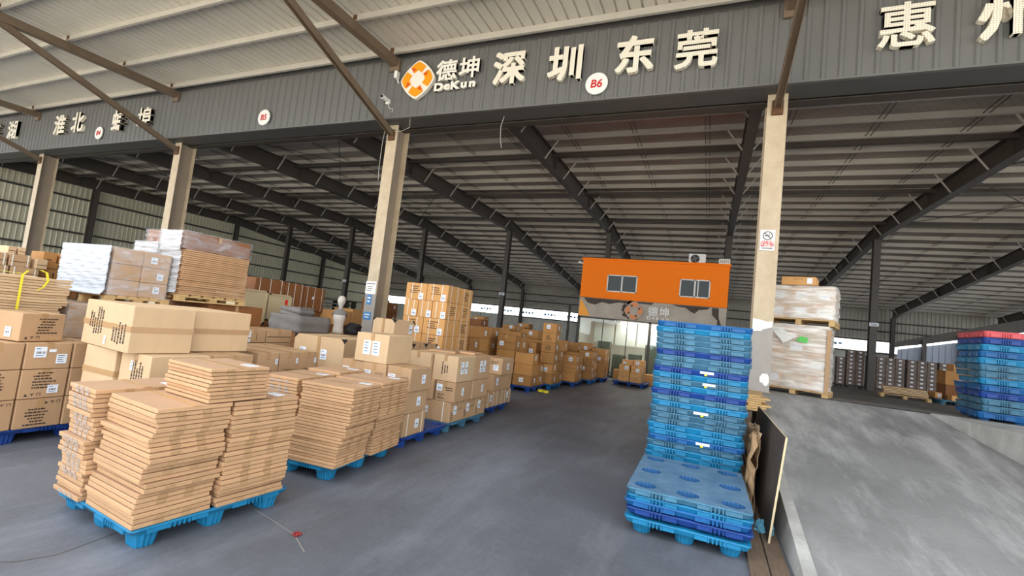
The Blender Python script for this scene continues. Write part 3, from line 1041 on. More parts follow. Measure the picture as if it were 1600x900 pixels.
mb.box(-cw + .09, -cw + .11, .1, 1.6, .07, 1.53).box(cw - .11, cw - .09, .1, 1.6, .07, 1.53)
mb.build('room_shade_liner', 'darkfab', r)  # added dark liner, its colour stands in for the unlit cabin interior
for w in (w1, w2):
    f = MB()
    for a, b in ((-w[1], -w[1] + 0.045), (w[1] - 0.045, w[1]), (-0.03, 0.03)): f.box(w[0] + a, w[0] + b, -0.02, 0.06, 0.30, 1.02)
    if w is w2: f.box(w[0] + 0.10, w[0] + 0.14, -0.01, 0.05, 0.30, 1.02)
    f.box(w[0] - w[1], w[0] + w[1], -0.02, 0.06, 0.30, 0.345).box(w[0] - w[1], w[0] + w[1], -0.02, 0.06, 0.975, 1.02)
    fo = f.build('window', 'alum', r)
    MB().box(w[0] - w[1] + .04, w[0] + w[1] - .04, 0.02, 0.026, 0.34, 0.98).build('pane', 'darkglass', fo)
    MB().box(w[0] - w[1] + .05, w[0] - w[1] + .30, 0.20, 0.23, 0.25, 1.1).build('curtain', 'greygreen', fo)
# air conditioner and plaque on the cabin roof
r = empty('air_conditioner_unit', (-0.64, 20.1, 4.95))
thing(r, 'white outdoor air conditioner unit on the orange cabin roof', 'air conditioner')
MB().cham(-0.32, 0.32, -0.14, 0.14, 0, 0.42, 0.015).build('casing', 'white', r)
MB().cyl((-0.08, -0.14, 0.21), 0.17, 0.012, 28, 0, 'y').build('fan_opening', 'black', r)
mb = MB()
for k in range(4):
    a = k * math.pi / 2 + .4
    mb.bar((-0.08, -0.156, 0.21), (-0.08 + .14 * math.cos(a), -0.156, .21 + .14 * math.sin(a)), 0.01, 0.035)
mb.build('fan', 'greyfab', r)
mb = MB().box(-0.20, 0.20, -0.02, 0.0, 0, 0.19)
for k in range(5): mb.box(-0.17 + 0.07 * k, -0.125 + 0.07 * k, -0.025, -0.02, 0.03, 0.16, 1)
thing(mb.build('roof_plaque', ['white', 'banner'], None, (0.36, 19.62, 4.95)), 'small white plaque on the right end of the orange cabin roof', 'plaque')
r = empty('security_camera', (OX0 - .05, OY + .05, 4.72))
thing(r, 'tiny white camera at the upper left corner of the orange cabin', 'camera')
MB().box(-.06, .06, -.03, .03, -.03, .03).build('bracket', 'white', r)
MB().cyl((-.08, -.02, .0), .045, .16, 14, 0, 'y').build('body', 'white', r)
# banner with emblem
r = empty('office_banner', ((OX0 + OX1) / 2, OY, 2.43))
thing(r, 'stained grey sign band below the orange cabin', 'sign band')
MB().box(-cw, cw, -0.02, 0.10, 0.0, 0.80).build('board', 'banner', r)
MB().prism([(-cw + 0.02, 0.02), (-cw + 0.52, 0.02), (-cw + 0.06, 0.76)], -0.03, -0.02).build('corner_triangle', 'amber', r)
ex = -2.87 + 2.317
blob(ragged(ex - 0.10, 0.38, 0.44, 0.42, 26), -0.025, 'stain', 'ply_dark', r)
blob([(2.35, .78), (2.6, .78), (2.62, .4), (2.74, .1), (2.70, 0.02), (2.55, .02), (2.58, .3), (2.38, .5)], -0.025, 'stain', 'ply_dark', r)
blob([(-2.7, .79), (0.2, .79), (0.1, .70), (-0.3, .72), (-.8, .66), (-1.2, .70), (-1.6, .60), (-1.9, .66), (-2.2, .52), (-2.5, .58)], -0.025, 'stain', 'ply_dark', r)
blob([(0.9, .79), (2.3, .79), (2.2, .70), (1.9, .66), (1.75, .5), (1.6, .56), (1.4, .70), (1.1, .72)], -0.025, 'stain', 'ply_dark', r)
emblem((-2.87, OY - 0.05, 2.83), 0.72, 'y', 'emblem', 'faded orange petal emblem on the grey office band', ('banner', 'fadeorange', 'rust'))
for ch, x in (('德', -2.13), ('坤', -1.70)):
    o = char_obj(ch, 0.40, 0.03, 'white', (x, OY - 0.05, 2.87), bold=0.014)
    thing(o, 'white character %s on the grey office band' % ('beside the faded emblem' if x < -2 else 'second from the faded emblem'), 'sign letter', 'characters on the office band')
rw_ = empty('wordmark_sign', (-1.91, OY - 0.05, 2.60))
thing(rw_, 'small white latin wordmark on the grey office band', 'sign')
for ch, x in zip('DeKun', (-0.36, -0.18, 0.0, 0.18, 0.36)):
    char_obj(ch, 0.19, 0.02, 'white', (x, 0, 0), 'letter', 0.018, 0, rw_, 1.2)
# glazed ground floor
mb = MB()
MBX = [OX0, -4.2, -3.2, -2.2, -1.1, 0.0]
for x in (OX0 + 0.05, -2.2, OX1 - 0.05):
    mb.box(x - 0.05, x + 0.05, OY, OY + 0.10, 0, 2.43)
for x in (-4.1, -3.1, -1.2, -0.3): mb.box(x - 0.015, x + 0.015, OY + 0.02, OY + 0.06, 0, 2.43)
mb.box(OX0, OX1, OY, OY + 0.08, 2.36, 2.43).box(OX0, OX1, OY, OY + 0.08, 0, 0.08)
wg = struct(mb.build('window_office_front', 'girt'))
for a, b in ((OX0 + .1, -2.25), (-2.15, OX1 - .1)):
    MB().box(a, b, OY + 0.035, OY + 0.043, 0.08, 2.36).build('glass_pane', 'glass', wg)
mb = MB().box(OX0, OX0 + 0.08, OY + 0.1, 23.0, 0, 2.43).box(OX1 - 0.08, OX1, OY + 0.1, 23.0, 0, 2.43).box(OX0, OX1, 22.92, 23.0, 0, 2.43)
struct(mb.build('wall_office_room', 'cream_panel'))
mb = MB()
for k in range(6):
    x = OX0 + 0.5 + 0.95 * k
    mb.box(x, x + 0.86, OY + 1.2, OY + 1.26, 1.35, 2.40)
struct(mb.build('wall_office_reflection_panels', 'cream_panel'))  # pale panels added in place of the white walls reflected in the glass
# added fill light without a fixture, brightens the room behind the office glass
ld = bpy.data.lights.new('office_fill_light', 'AREA')
ld.energy = 70
ld.size = 2.5
ld.color = (1.0, 0.98, 0.95)
lo = bpy.data.objects.new('office_fill_light', ld)
C.objects.link(lo)
lo.location = (-2.3, 20.4, 2.40)
hts = [1.15, 1.45, 0.95, 1.05, 1.5, 1.2, 1.38, 0.9]
pos = ['leftmost', 'second', 'third', 'fourth', 'fifth', 'sixth', 'seventh', 'last']
for k in range(8):
    x = OX0 + 0.45 + 0.66 * k
    r = empty('reflection_box', (x, OY + 0.75, 0))  # plain boxes added in place of cartons reflected in the glass
    thing(r, 'grey green reflection stand-in behind the office glass, %s in its row' % pos[k] if k else 'grey green reflection stand-in behind the office glass, first from the banner triangle', 'reflection stand-in', 'reflection stand-ins behind the office glass')
    MB().cham(-0.26, 0.26, -0.2, 0.2, 0, hts[k], 0.01).build('body', 'greygreen', r)
    MB().box(-0.24, 0.24, -0.212, -0.2, 0.05, hts[k] - 0.05).build('door', 'greygreen', r)
# post and panels left of the office
thing(MB().box(-9.2, -9.05, 31.9, 32.05, 0, 3.6).build('steel_post', 'darksteel'), 'thin dark steel post before the white wall left of the office', 'post')
mb = MB().box(-24.0, -19.2, 42.9, 43.0, 0.9, 2.6).box(-21.62, -21.58, 42.88, 42.9, 0.9, 2.6, 1)
thing(mb.build('wall_board', ['cream_panel', 'girt']), 'large pale board leaning on the white back wall', 'board')

# ------------------------------------------------------------------ pallets
def pallet_meshes(w, d, h, color, deckcol, leg=(0.075, 0.075), inset=0.12, round_=True, key=None, skirt=0.045, legcol=None):
    px = [-w / 2 + inset, 0, w / 2 - inset]
    pyy = [-d / 2 + inset, 0, d / 2 - inset]
    xe = [-w / 2, (px[0] + px[1]) / 2, (px[1] + px[2]) / 2, w / 2]
    ye = [-d / 2, (pyy[0] + pyy[1]) / 2, (pyy[1] + pyy[2]) / 2, d / 2]
    n = 32
    e = 2.0 if round_ else 4.0
    def hole(cx, cy, s=1.0, flute=0.0):
        pts = []
        for k in range(n):
            a = 2 * math.pi * (k + .5) / n
            c, s_ = math.cos(a), math.sin(a)
            rad = 1 / (abs(c / leg[0]) ** e + abs(s_ / leg[1]) ** e) ** (1 / e)
            rad *= s * (1 - flute * (k % 2))
            pts.append((cx + rad * c, cy + rad * s_))
        return pts
    mb = MB()
    for i in range(3):
        for j in range(3):
            hp = hole(px[i], pyy[j])
            x0, x1, y0, y1 = xe[i], xe[i + 1], ye[j], ye[j + 1]
            op = []
            for (hx, hy) in hp:
                dx, dy = hx - px[i], hy - pyy[j]
                t = 1e9
                if dx > 1e-9: t = min(t, (x1 - px[i]) / dx)
                if dx < -1e-9: t = min(t, (x0 - px[i]) / dx)
                if dy > 1e-9: t = min(t, (y1 - pyy[j]) / dy)
                if dy < -1e-9: t = min(t, (y0 - pyy[j]) / dy)
                op.append((px[i] + dx * t, pyy[j] + dy * t))
            cor = [(x0, y0), (x1, y0), (x1, y1), (x0, y1)]
            for k in range(n):
                m_ = (k + 1) % n
                a, b = op[k], op[m_]
                mid = None
                for c in cor:
                    if (abs(a[0] - c[0]) < 1e-6 or abs(a[1] - c[1]) < 1e-6) and (abs(b[0] - c[0]) < 1e-6 or abs(b[1] - c[1]) < 1e-6):
                        if abs(a[0] - b[0]) > 1e-6 and abs(a[1] - b[1]) > 1e-6: mid = c
                i0 = len(mb.v)
                pts = [(hp[k][0], hp[k][1], h), (a[0], a[1], h)] + ([(mid[0], mid[1], h)] if mid else []) + [(b[0], b[1], h), (hp[m_][0], hp[m_][1], h)]
                mb.v += pts
                mb.f.append(tuple(range(i0, i0 + len(pts))))
                mb.m.append(1)
    # skirt: rounded flared rim with ribs
    c = 0.04
    def rim(o, z):
        P = []
        W, D = w / 2 + o, d / 2 + o
        for sx, sy, a0 in ((1, -1, -90), (1, 1, 0), (-1, 1, 90), (-1, -1, 180)):
            for q in range(4):
                a = math.radians(a0 + 30 * q)
                P.append((sx * (W - c) + c * math.cos(a), sy * (D - c) + c * math.sin(a), z))
        return P
    mb.ring_loft([rim(-0.0005, h - 0.0002), rim(0.004, h - 0.003), rim(0.006, h - 0.012), rim(-0.016, h - skirt), rim(-0.030, h - skirt), rim(-0.02, h - 0.012)], 0, False, False)
    # raised panels between the fork notches of the rim
    for (L_, axis) in ((w, 0), (d, 1)):
        for c_, wd in ((-0.36, .13), (-0.13, .10), (0.13, .10), (0.36, .13)):
            for s_ in (-1, 1):
                a0, a1 = c_ * L_ - wd * L_ / 2, c_ * L_ + wd * L_ / 2
                if axis == 0: mb.box(a0, a1, s_ * d / 2 - 0.009, s_ * d / 2 + 0.009, h - skirt * .92, h - skirt * .32)
                else: mb.box(s_ * w / 2 - 0.009, s_ * w / 2 + 0.009, a0, a1, h - skirt * .92, h - skirt * .32)
    for (L_, axis) in ((w, 0), (d, 1)):
        for gap in (-0.25, 0.25):
            for k in range(5):
                t = gap * L_ + (k - 2) * 0.032
                for s_ in (-1, 1):
                    if axis == 0: mb.box(t - 0.006, t + 0.006, s_ * d / 2 - 0.013, s_ * d / 2 + 0.013, h - skirt * .96, h - skirt * .2)
                    else: mb.box(s_ * w / 2 - 0.013, s_ * w / 2 + 0.013, t - 0.006, t + 0.006, h - skirt * .96, h - skirt * .2)
    deck = mb.mesh('deck', [M[color], M[deckcol]])
    lg = MB()
    r0, r1, r2 = hole(0, 0, 1.0, 0.06), hole(0, 0, 0.78, 0.10), hole(0, 0, 0.90, 0.09)
    lg.ring_loft([[(x, y, h) for x, y in hole(0, 0, 1.0)], [(x, y, h - 0.012) for x, y in r0], [(x, y, h * .5) for x, y in r2], [(x, y, 0.012) for x, y in r1], [(x * .93, y * .93, 0.0) for x, y in r1]], 0, False, True)
    legm = lg.mesh('leg', [M[legcol or color]])
    return deck, legm, [(x, y) for x in px for y in pyy]
_pal = {}
def plastic_pallet(w, d, h, color, loc, rz, label, group=None, deckcol=None, legs=None, leg=(0.075, 0.075), inset=0.12, round_=True, skirt=0.045, legcol=None):
    key = (w, d, h, color, deckcol, leg, inset, round_, skirt, legcol)
    if key not in _pal: _pal[key] = pallet_meshes(w, d, h, color, deckcol or color, leg, inset, round_, None, skirt, legcol)
    deck, legm, pos_ = _pal[key]
    r = empty('plastic_pallet', loc, rz)
    thing(r, label, 'pallet', group)
    link('deck', deck, r)
    for k, (x, y) in enumerate(pos_):
        if legs is None or k in legs: link('leg', legm, r, (x, y, 0))
    return r

def wood_pallet(w, d, loc, rz, label, group=None, h=0.13, m='wood', bottom=True):
    r = empty('wooden_pallet', loc, rz)
    thing(r, label, 'pallet', group)
    n = 6
    for k in range(n):
        y = -d / 2 + (k + .5) * d / n
        MB().cham(-w / 2, w / 2, y - d / n * .38, y + d / n * .38, h - 0.02, h, 0.003).build('deck_board', m, r)
    for x in (-w / 2 + .05, 0, w / 2 - .05):
        MB().cham(x - .05, x + .05, -d / 2, d / 2, h - 0.04, h - 0.02, 0.003).build('stringer_board', m, r)
        for y in (-d / 2 + .06, 0, d / 2 - .06):
            MB().cham(x - .05, x + .05, y - .055, y + .055, 0.018, h - 0.04, 0.004).build('block', m, r)
        if bottom: MB().cham(x - .05, x + .05, -d / 2, d / 2, 0.0, 0.018, 0.003).build('bottom_board', m, r)
    return r

# ------------------------------------------------------------------ cartons
def frame_of(face, sx, sy, sz):
    if face == '-y': return Vector((0, -sy / 2, sz / 2)), Vector((1, 0, 0)), Vector((0, 0, 1)), Vector((0, -1, 0)), sx, sz
    if face == '+x': return Vector((sx / 2, 0, sz / 2)), Vector((0, 1, 0)), Vector((0, 0, 1)), Vector((1, 0, 0)), sy, sz
    if face == '-x': return Vector((-sx / 2, 0, sz / 2)), Vector((0, -1, 0)), Vector((0, 0, 1)), Vector((-1, 0, 0)), sy, sz
    return Vector((0, 0, sz)), Vector((1, 0, 0)), Vector((0, 1, 0)), Vector((0, 0, 1)), sx, sy
def fquad(mb, fr, u0, u1, v0, v1, lift, m):
    o, u, v, n, W, H = fr
    p = lambda a, b: o + u * a + v * b + n * lift
    mb.quad(p(u0, v0), p(u1, v0), p(u1, v1), p(u0, v1), m)
def print_lines(mb, fr, cu, cv, w, h, n, rng, m=1, vertical=False):
    for k in range(n):
        ln = w * rng.uniform(0.45, 1.0)
        v = cv + h / 2 - (k + .5) * h / n
        t = h / n * 0.42
        u = cu - w / 2 + (w - ln) * rng.uniform(0, .6)
        end = u + ln
        while u < end:
            q = rng.uniform(0.012, 0.035)
            if vertical: fquad(mb, fr, v - t / 2, v + t / 2, u, min(end, u + q), 0.0012, m)
            else: fquad(mb, fr, u, min(end, u + q), v - t / 2, v + t / 2, 0.0012, m)
            u += q + 0.006
def print_icons(mb, fr, cu, cv, s, m=1, n=3):
    for k in range(n):
        u = cu + (k - (n - 1) / 2) * s * 1.7
        if k == 0: fquad(mb, fr, u - s / 2, u + s / 2, cv - s / 2, cv - s * .3, 0.0012, m); fquad(mb, fr, u - s / 4, u + s / 4, cv - s * .3, cv + s * .2, 0.0012, m)
        elif k == 1: fquad(mb, fr, u - s / 2, u + s / 2, cv + s * .05, cv + s * .3, 0.0012, m); fquad(mb, fr, u - s * .07, u + s * .07, cv - s / 2, cv + s * .05, 0.0012, m)
        else:
            fquad(mb, fr, u - s / 2, u - s * .35, cv - s / 2, cv + s / 2, 0.0012, m)
            fquad(mb, fr, u + s * .35, u + s / 2, cv - s / 2, cv + s / 2, 0.0012, m)
            fquad(mb, fr, u - s / 2, u + s / 2, cv + s * .35, cv + s / 2, 0.0012, m)
_lab = {}
def label_mesh(w, h, style):
    key = (round(w, 3), round(h, 3), style)
    if key in _lab: return _lab[key]
    mb = MB().box(-w / 2, w / 2, -0.0022, 0, -h / 2, h / 2)
    r_ = random.Random(len(_lab))
    ic = 1
    if style == 'bar':
        u = -w * .32
        while u < w * .32:
            q = r_.uniform(.004, .009)
            mb.quad((u, -.003, -h * .16), (u + q, -.003, -h * .16), (u + q, -.003, h * .06), (u, -.003, h * .06), 1)
            u += q + r_.uniform(.003, .008)
        mb.quad((-w * .38, -.003, h * .28), (w * .0, -.003, h * .28), (w * .0, -.003, h * .36), (-w * .38, -.003, h * .36), 2)
        mb.quad((-w * .38, -.003, -h * .34), (w * .3, -.003, -h * .34), (w * .3, -.003, -h * .28), (-w * .38, -.003, -h * .28), 2)
    elif style == 'text':
        for k in range(4):
            v = h * (.34 - .2 * k)
            mb.quad((-w * .36, -.003, v - h * .03), (w * r_.uniform(-.1, .35), -.003, v - h * .03), (w * .3, -.003, v + h * .03), (-w * .36, -.003, v + h * .03), 2 if k % 2 else 1)
    me = mb.mesh('shipping_label', [M['paper'], M['ink'], M['inkblue']])
    _lab[key] = me
    return me
def put_label(parent, fr, fu, fv, w, h, style='bar'):
    o, u, v, n, W, H = fr
    p = o + u * (fu * W) + v * (fv * H) + n * 0.0008
    ob = link('shipping_label', label_mesh(w, h, style), parent)
    ob.matrix_local = Matrix(((u.x, -n.x, v.x, p.x), (u.y, -n.y, v.y, p.y), (u.z, -n.z, v.z, p.z), (0, 0, 0, 1)))
    ob['label'] = 'white printed label'
    return ob

def carton(sx, sy, sz, x, y, z, rz=0.0, tone='card_b', label='', group=None, labels=(), prints=(), tape='x', straps=None, prot=False,
           name='cardboard_box', tilt=(0, 0), seams=(), cat='box', tapew=0.055):
    rng = random.Random(int(abs(x * 131 + y * 977 + z * 613) * 100))
    e = 0.0015
    mb = MB().cham(-sx / 2 + e, sx / 2 - e, -sy / 2 + e, sy / 2 - e, 0.0005, sz - 0.0005, 0.005)
    # slight bulge and dents so no carton is perfectly square
    jit = {}
    for i, p in enumerate(mb.v):
        k = (p[0] > 0, p[1] > 0, p[2] > sz / 2)
        if k not in jit: jit[k] = (rng.uniform(-.003, .001) * (1 if p[0] > 0 else -1), rng.uniform(-.003, .001) * (1 if p[1] > 0 else -1), -rng.uniform(0, .003) if p[2] > sz / 2 else 0)
        j = jit[k]
        mb.v[i] = (p[0] + j[0], p[1] + j[1], p[2] + j[2])
    for pr in prints:
        fr = frame_of(pr[1], sx, sy, sz)
        W, H = fr[4], fr[5]
        if pr[0] == 'lines': print_lines(mb, fr, pr[2] * W, pr[3] * H, pr[4] * W, pr[5] * H, pr[6], rng)
        elif pr[0] == 'vlines': print_lines(mb, fr, pr[2] * H, -pr[3] * W, pr[4] * H, pr[5] * W, pr[6], rng, 1, True)
        elif pr[0] == 'icons': print_icons(mb, fr, pr[2] * W, pr[3] * H, pr[4])
        elif pr[0] == 'band': fquad(mb, fr, -W / 2 + .006, W / 2 - .006, pr[2] * H - .004, pr[2] * H + .004, 0.0012, 1)
    ob = mb.build(name, [tone, 'ink'], None, (x, y, z), rz)
    ob.rotation_euler = (tilt[0], tilt[1], rz)
    thing(ob, label, cat, group)
    if tape:
        tb = MB()
        t = tapew / 2
        dn = min(0.09, sz * .4)
        if tape == 'x':
            tb.box(-sx / 2, sx / 2, -t, t, sz - 0.001, sz + 0.0008)
            tb.box(-sx / 2 - 0.001, -sx / 2 + 0.001, -t, t, sz - dn, sz).box(sx / 2 - 0.001, sx / 2 + 0.001, -t, t, sz - dn, sz)
        elif tape == 'y':
            tb.box(-t, t, -sy / 2, sy / 2, sz - 0.001, sz + 0.0008)
            tb.box(-t, t, -sy / 2 - 0.001, -sy / 2 + 0.001, sz - dn, sz).box(-t, t, sy / 2 - 0.001, sy / 2 + 0.001, sz - dn, sz)
        elif tape == 'belt':          # band of tape right round the middle, carton lying on its side
            zz = sz * .5
            tb.box(-sx / 2 - .001, sx / 2 + .001, -sy / 2 - .001, sy / 2 + .001, zz - t, zz + t)
        elif tape == 'front':         # seam running up the camera-side face
            tb.box(-t, t, -sy / 2 - 0.0015, -sy / 2 + 0.001, 0.002, sz).box(-t, t, -sy / 2, sy / 2, sz - .001, sz + .0008)
        tb.build('packing_tape', 'tape', ob)
    for lb in labels:
        put_label(ob, frame_of(lb[0], sx, sy, sz), lb[1], lb[2], lb[3], lb[4], lb[5] if len(lb) > 5 else 'bar')
    if straps:
        for (ax, t) in straps:
            sb = MB()
            w = 0.008
            g_ = 0.002
            if ax == 'x':   # plane x = const
                xx = t * sx
                for a in ((-sy / 2 - g_, -sy / 2), (sy / 2, sy / 2 + g_)): sb.box(xx - w, xx + w, a[0], a[1], 0.001, sz + g_)
                sb.box(xx - w, xx + w, -sy / 2, sy / 2, sz, sz + g_)
            else:
                yy_ = t * sy
                for a in ((-sx / 2 - g_, -sx / 2), (sx / 2, sx / 2 + g_)): sb.box(a[0], a[1], yy_ - w, yy_ + w, 0.001, sz + g_)
                sb.box(-sx / 2, sx / 2, yy_ - w, yy_ + w, sz, sz + g_)
            sb.build('strap', 'strap', ob)
    if prot:
        for cx_ in (-1, 1):
            for cy_ in (-1, 1):
                L_ = 0.07
                pb = MB()
                X_, Y_ = cx_ * (sx / 2 + .002), cy_ * (sy / 2 + .002)
                Z_ = sz + .002
                pb.quad((X_, Y_, Z_), (X_ - cx_ * L_, Y_, Z_), (X_, Y_ - cy_ * L_, Z_), (X_, Y_, Z_))
                pb.quad((X_, Y_, Z_), (X_ - cx_ * L_, Y_, Z_), (X_, Y_, Z_ - L_), (X_, Y_, Z_))
                pb.quad((X_, Y_, Z_), (X_, Y_ - cy_ * L_, Z_), (X_, Y_, Z_ - L_), (X_, Y_, Z_))
                i = len(pb.v)
                pb.build('corner_protector', 'black', ob)['label'] = 'black corner protector'
    return ob

# ------------------------------------------------------------------ piles of flat cartons
def flat_pile(phrase, n, w, d, H, x, y, z, rz=0.0, lean=(0, 0), jit=0.010, group=None, tape=True, steps=None, toplabel=True, name='flat_carton', tone=('flat', 'flat_top'), clear=False, seed=1, what='flat cardboard carton'):
    rng = random.Random(seed)
    t = H / n
    vars_ = []
    for q in range(4):
        mb = MB()
        ww, dd = w * rng.uniform(.985, 1.0), d * rng.uniform(.985, 1.0)
        mb.cham(-ww / 2, ww / 2, -dd / 2, dd / 2, 0.0, t - 0.0038, 0.0028, 0, 1)
        vars_.append(mb.mesh(name, [M[tone[0]], M[tone[1]]]))
    tp = MB().box(w / 2 - .001, w / 2 + .0014, -.03, .03, 0.003, t - .006)
    tpm = tp.mesh('packing_tape', [M['tape']])
    cp = MB().box(-.03, .03, -d / 2 - .003, -d / 2 - .001, .003, t - .005)
    cpm = cp.mesh('packing_tape', [M['ctape']])
    seam = MB().box(-w / 2, w / 2, -.028, .028, t - .0045, t - .003).mesh('packing_tape', [M['tape']])
    ox = oy = 0.0
    objs = []
    for k in range(n):
        if steps:
            for (a, dx, dy) in steps:
                if a == k: ox, oy = dx, dy
        px_, py_ = rotv(ox + lean[0] * k / n + rng.uniform(-jit, jit), oy + lean[1] * k / n + rng.uniform(-jit, jit), rz)
        ob = link(name, vars_[rng.randrange(4)], None, (x + px_, y + py_, z + k * t), rz + rng.uniform(-.018, .018))
        top = n - k
        lab = ('topmost %s of %s' % (what, phrase)) if top == 1 else ('bottom %s of %s' % (what, phrase)) if k == 0 else '%s, %s from the top of %s' % (what, ORD[top], phrase)
        thing(ob, lab, 'flat carton', group or phrase)
        if tape and rng.random() < .75:
            for v in (-0.18, 0.16): link('packing_tape', tpm, ob, (0, v * d, 0))
        if clear and rng.random() < .75:
            for v in (-0.2, 0.0, 0.2): link('packing_tape', cpm, ob, (v * w, 0, 0))
        objs.append(ob)
    if toplabel:
        link('packing_tape', seam, objs[-1])
        put_label(objs[-1], frame_of('top', w, d, t - .0038), 0.28, 0.30, 0.13, 0.08, 'text')
    return objs

# ================================================================== NEAREST PALLET (row along the aisle)
A1 = math.radians(-5.0)
plastic_pallet(1.16, 1.14, 0.15, 'pal_light', (-3.86, 2.62, 0), A1, 'bright blue plastic pallet under the nearest stacks of flat cartons', 'loaded blue pallets', leg=(0.10, 0.085), inset=0.12, round_=False)
flat_pile('the front stack on the nearest pallet', 24, 0.66, 0.50, 0.795, -3.645, 2.29, 0.152, A1, lean=(0.02, 0.0), group='flat cartons, front stack, nearest pallet',
          steps=[(0, 0.0, -0.02), (7, 0.035, 0.01), (9, 0.02, -0.015), (12, 0.045, 0.0), (15, 0.02, -0.01), (18, 0.04, 0.01), (21, 0.05, 0.0)], seed=11)
flat_pile('the rear stack on the nearest pallet', 23, 0.70, 0.555, 0.79, -3.60, 2.83, 0.152, A1, lean=(0.03, 0.0), group='flat cartons, rear stack, nearest pallet',
          steps=[(0, 0, 0), (3, 0.03, -0.01), (12, 0.015, 0.01), (16, 0.03, 0.0)], seed=12)
flat_pile('the taped narrow stack on the nearest pallet', 24, 0.40, 0.66, 0.81, -4.19, 2.38, 0.152, A1, lean=(0.05, -0.03), group='flat cartons, taped narrow stack',
          steps=[(0, -0.03, 0.0), (6, 0.02, 0), (9, -0.02, -.02), (13, 0.01, 0.01), (18, 0.0, -.01)], clear=True, seed=13)
flat_pile('the small stack crowning the nearest pallet', 9, 0.57, 0.46, 0.25, -3.50, 2.555, 0.950, A1 + 0.02, lean=(0.0, 0.0), group='flat cartons, small top stack', seed=14, jit=0.012)

# ================================================================== SECOND PALLET
A2 = math.radians(6.0)
plastic_pallet(1.16, 1.20, 0.15, 'pal_light', (-3.97, 4.26, 0), A2, 'bright blue plastic pallet under the second group of flat cartons', 'loaded blue pallets', leg=(0.10, 0.085), inset=0.12, round_=False)
flat_pile('the near stack on the second pallet', 26, 0.62, 0.50, 0.80, -3.56, 3.93, 0.152, A2, lean=(0.03, -0.02), group='flat cartons, near stack, second pallet',
          steps=[(0, -0.03, 0), (4, -0.02, 0), (8, 0.0, 0), (10, 0.03, 0.0), (14, 0.045, 0.01), (18, 0.06, 0.0)], seed=21)
flat_pile('the far stack on the second pallet', 26, 0.62, 0.58, 0.80, -3.62, 4.53, 0.152, A2, lean=(0.03, 0.0), group='flat cartons, far stack, second pallet',
          steps=[(0, -0.02, 0.03), (9, 0.0, 0.03), (13, 0.02, 0.0)], seed=22)
flat_pile('the low inner stack on the second pallet', 24, 0.46, 0.62, 0.79, -4.16, 4.02, 0.152, A2, lean=(0.0, -0.02), group='flat cartons, inner near stack, second pallet', seed=23, clear=True)
flat_pile('the inner far stack on the second pallet', 20, 0.46, 0.50, 0.81, -4.22, 4.62, 0.152, A2, group='flat cartons, inner far stack, second pallet', seed=24)

# ================================================================== THIRD PALLET: nine cartons and one on top
plastic_pallet(1.18, 1.15, 0.15, 'pal_dark', (-4.10, 5.72, 0), 0.02, 'navy blue plastic pallet carrying three columns of kraft boxes', 'loaded blue pallets', leg=(0.085, 0.085))
cols = [(-4.47, 'inner'), (-4.085, 'middle'), (-3.70, 'aisle-side')]
for k, (z, h) in enumerate(((0.152, 0.288), (0.441, 0.290), (0.732, 0.300))):
    for x, nm in cols:
        tier = ('bottom', 'middle', 'top')[k]
        lb = []
        if nm == 'aisle-side': lb.append(('+x', 0.1, 0.0, 0.085, 0.115))
        if k == 2: lb.append(('-y', -0.28, -0.02, 0.11, 0.11, 'text'))
        carton(0.38, 0.52, h, x + rnd.uniform(-.008, .008) + (0.02 if k == 2 else 0), 5.40 + rnd.uniform(-.01, .01), z, 0.02, 'card_b',
               'kraft box, %s tier of the %s column on the navy blue pallet' % (tier, nm), 'kraft boxes on the navy blue pallet', lb,
               [('icons', '-y', 0.22, 0.08, 0.026)] if k == 2 else [], 'y', straps=[('y', -.32), ('y', .34)] if (k == 0 and nm == 'aisle-side') else None)
carton(0.53, 0.58, 0.385, -4.16, 5.42, 1.034, 0.03, 'card_a', 'pale square box with twin white labels standing on the three-column boxes', None,
       [('-y', -0.14, 0.0, 0.12, 0.19, 'text'), ('-y', 0.14, 0.0, 0.12, 0.19, 'text')], [], 'y')

# ================================================================== FOURTH PALLET
plastic_pallet(1.18, 1.30, 0.15, 'pal_teal', (-4.11, 6.98, 0), 0.0, 'teal blue plastic pallet under tall twin-labelled boxes', 'loaded blue pallets', leg=(0.085, 0.085))
G4 = 'kraft boxes on the teal blue pallet'
for k, y in enumerate((6.55, 6.97, 7.38)):
    carton(0.56, 0.40, 0.305, -3.805, y, 0.152, 0.0, 'card_b', 'long kraft box in the bottom tier of the teal pallet, %s of three' % ('nearest', 'middle', 'farthest')[k], G4,
           [('+x', -0.1, 0.08, 0.09, 0.13)] + ([('-y', -0.30, 0.0, 0.11, 0.10)] if k == 0 else []), [('lines', '+x', -0.3, -0.2, 0.2, 0.4, 4), ('icons', '+x', 0.3, 0.1, 0.03)], 'x', straps=[('x', 0.28)] if k == 0 else None)
    carton(0.56, 0.40, 0.305, -4.37, y, 0.152, 0.0, 'card_b', 'kraft box on the inner half of the teal pallet, bottom tier, %s of three' % ('nearest', 'middle', 'farthest')[k], G4, [], [], 'x')
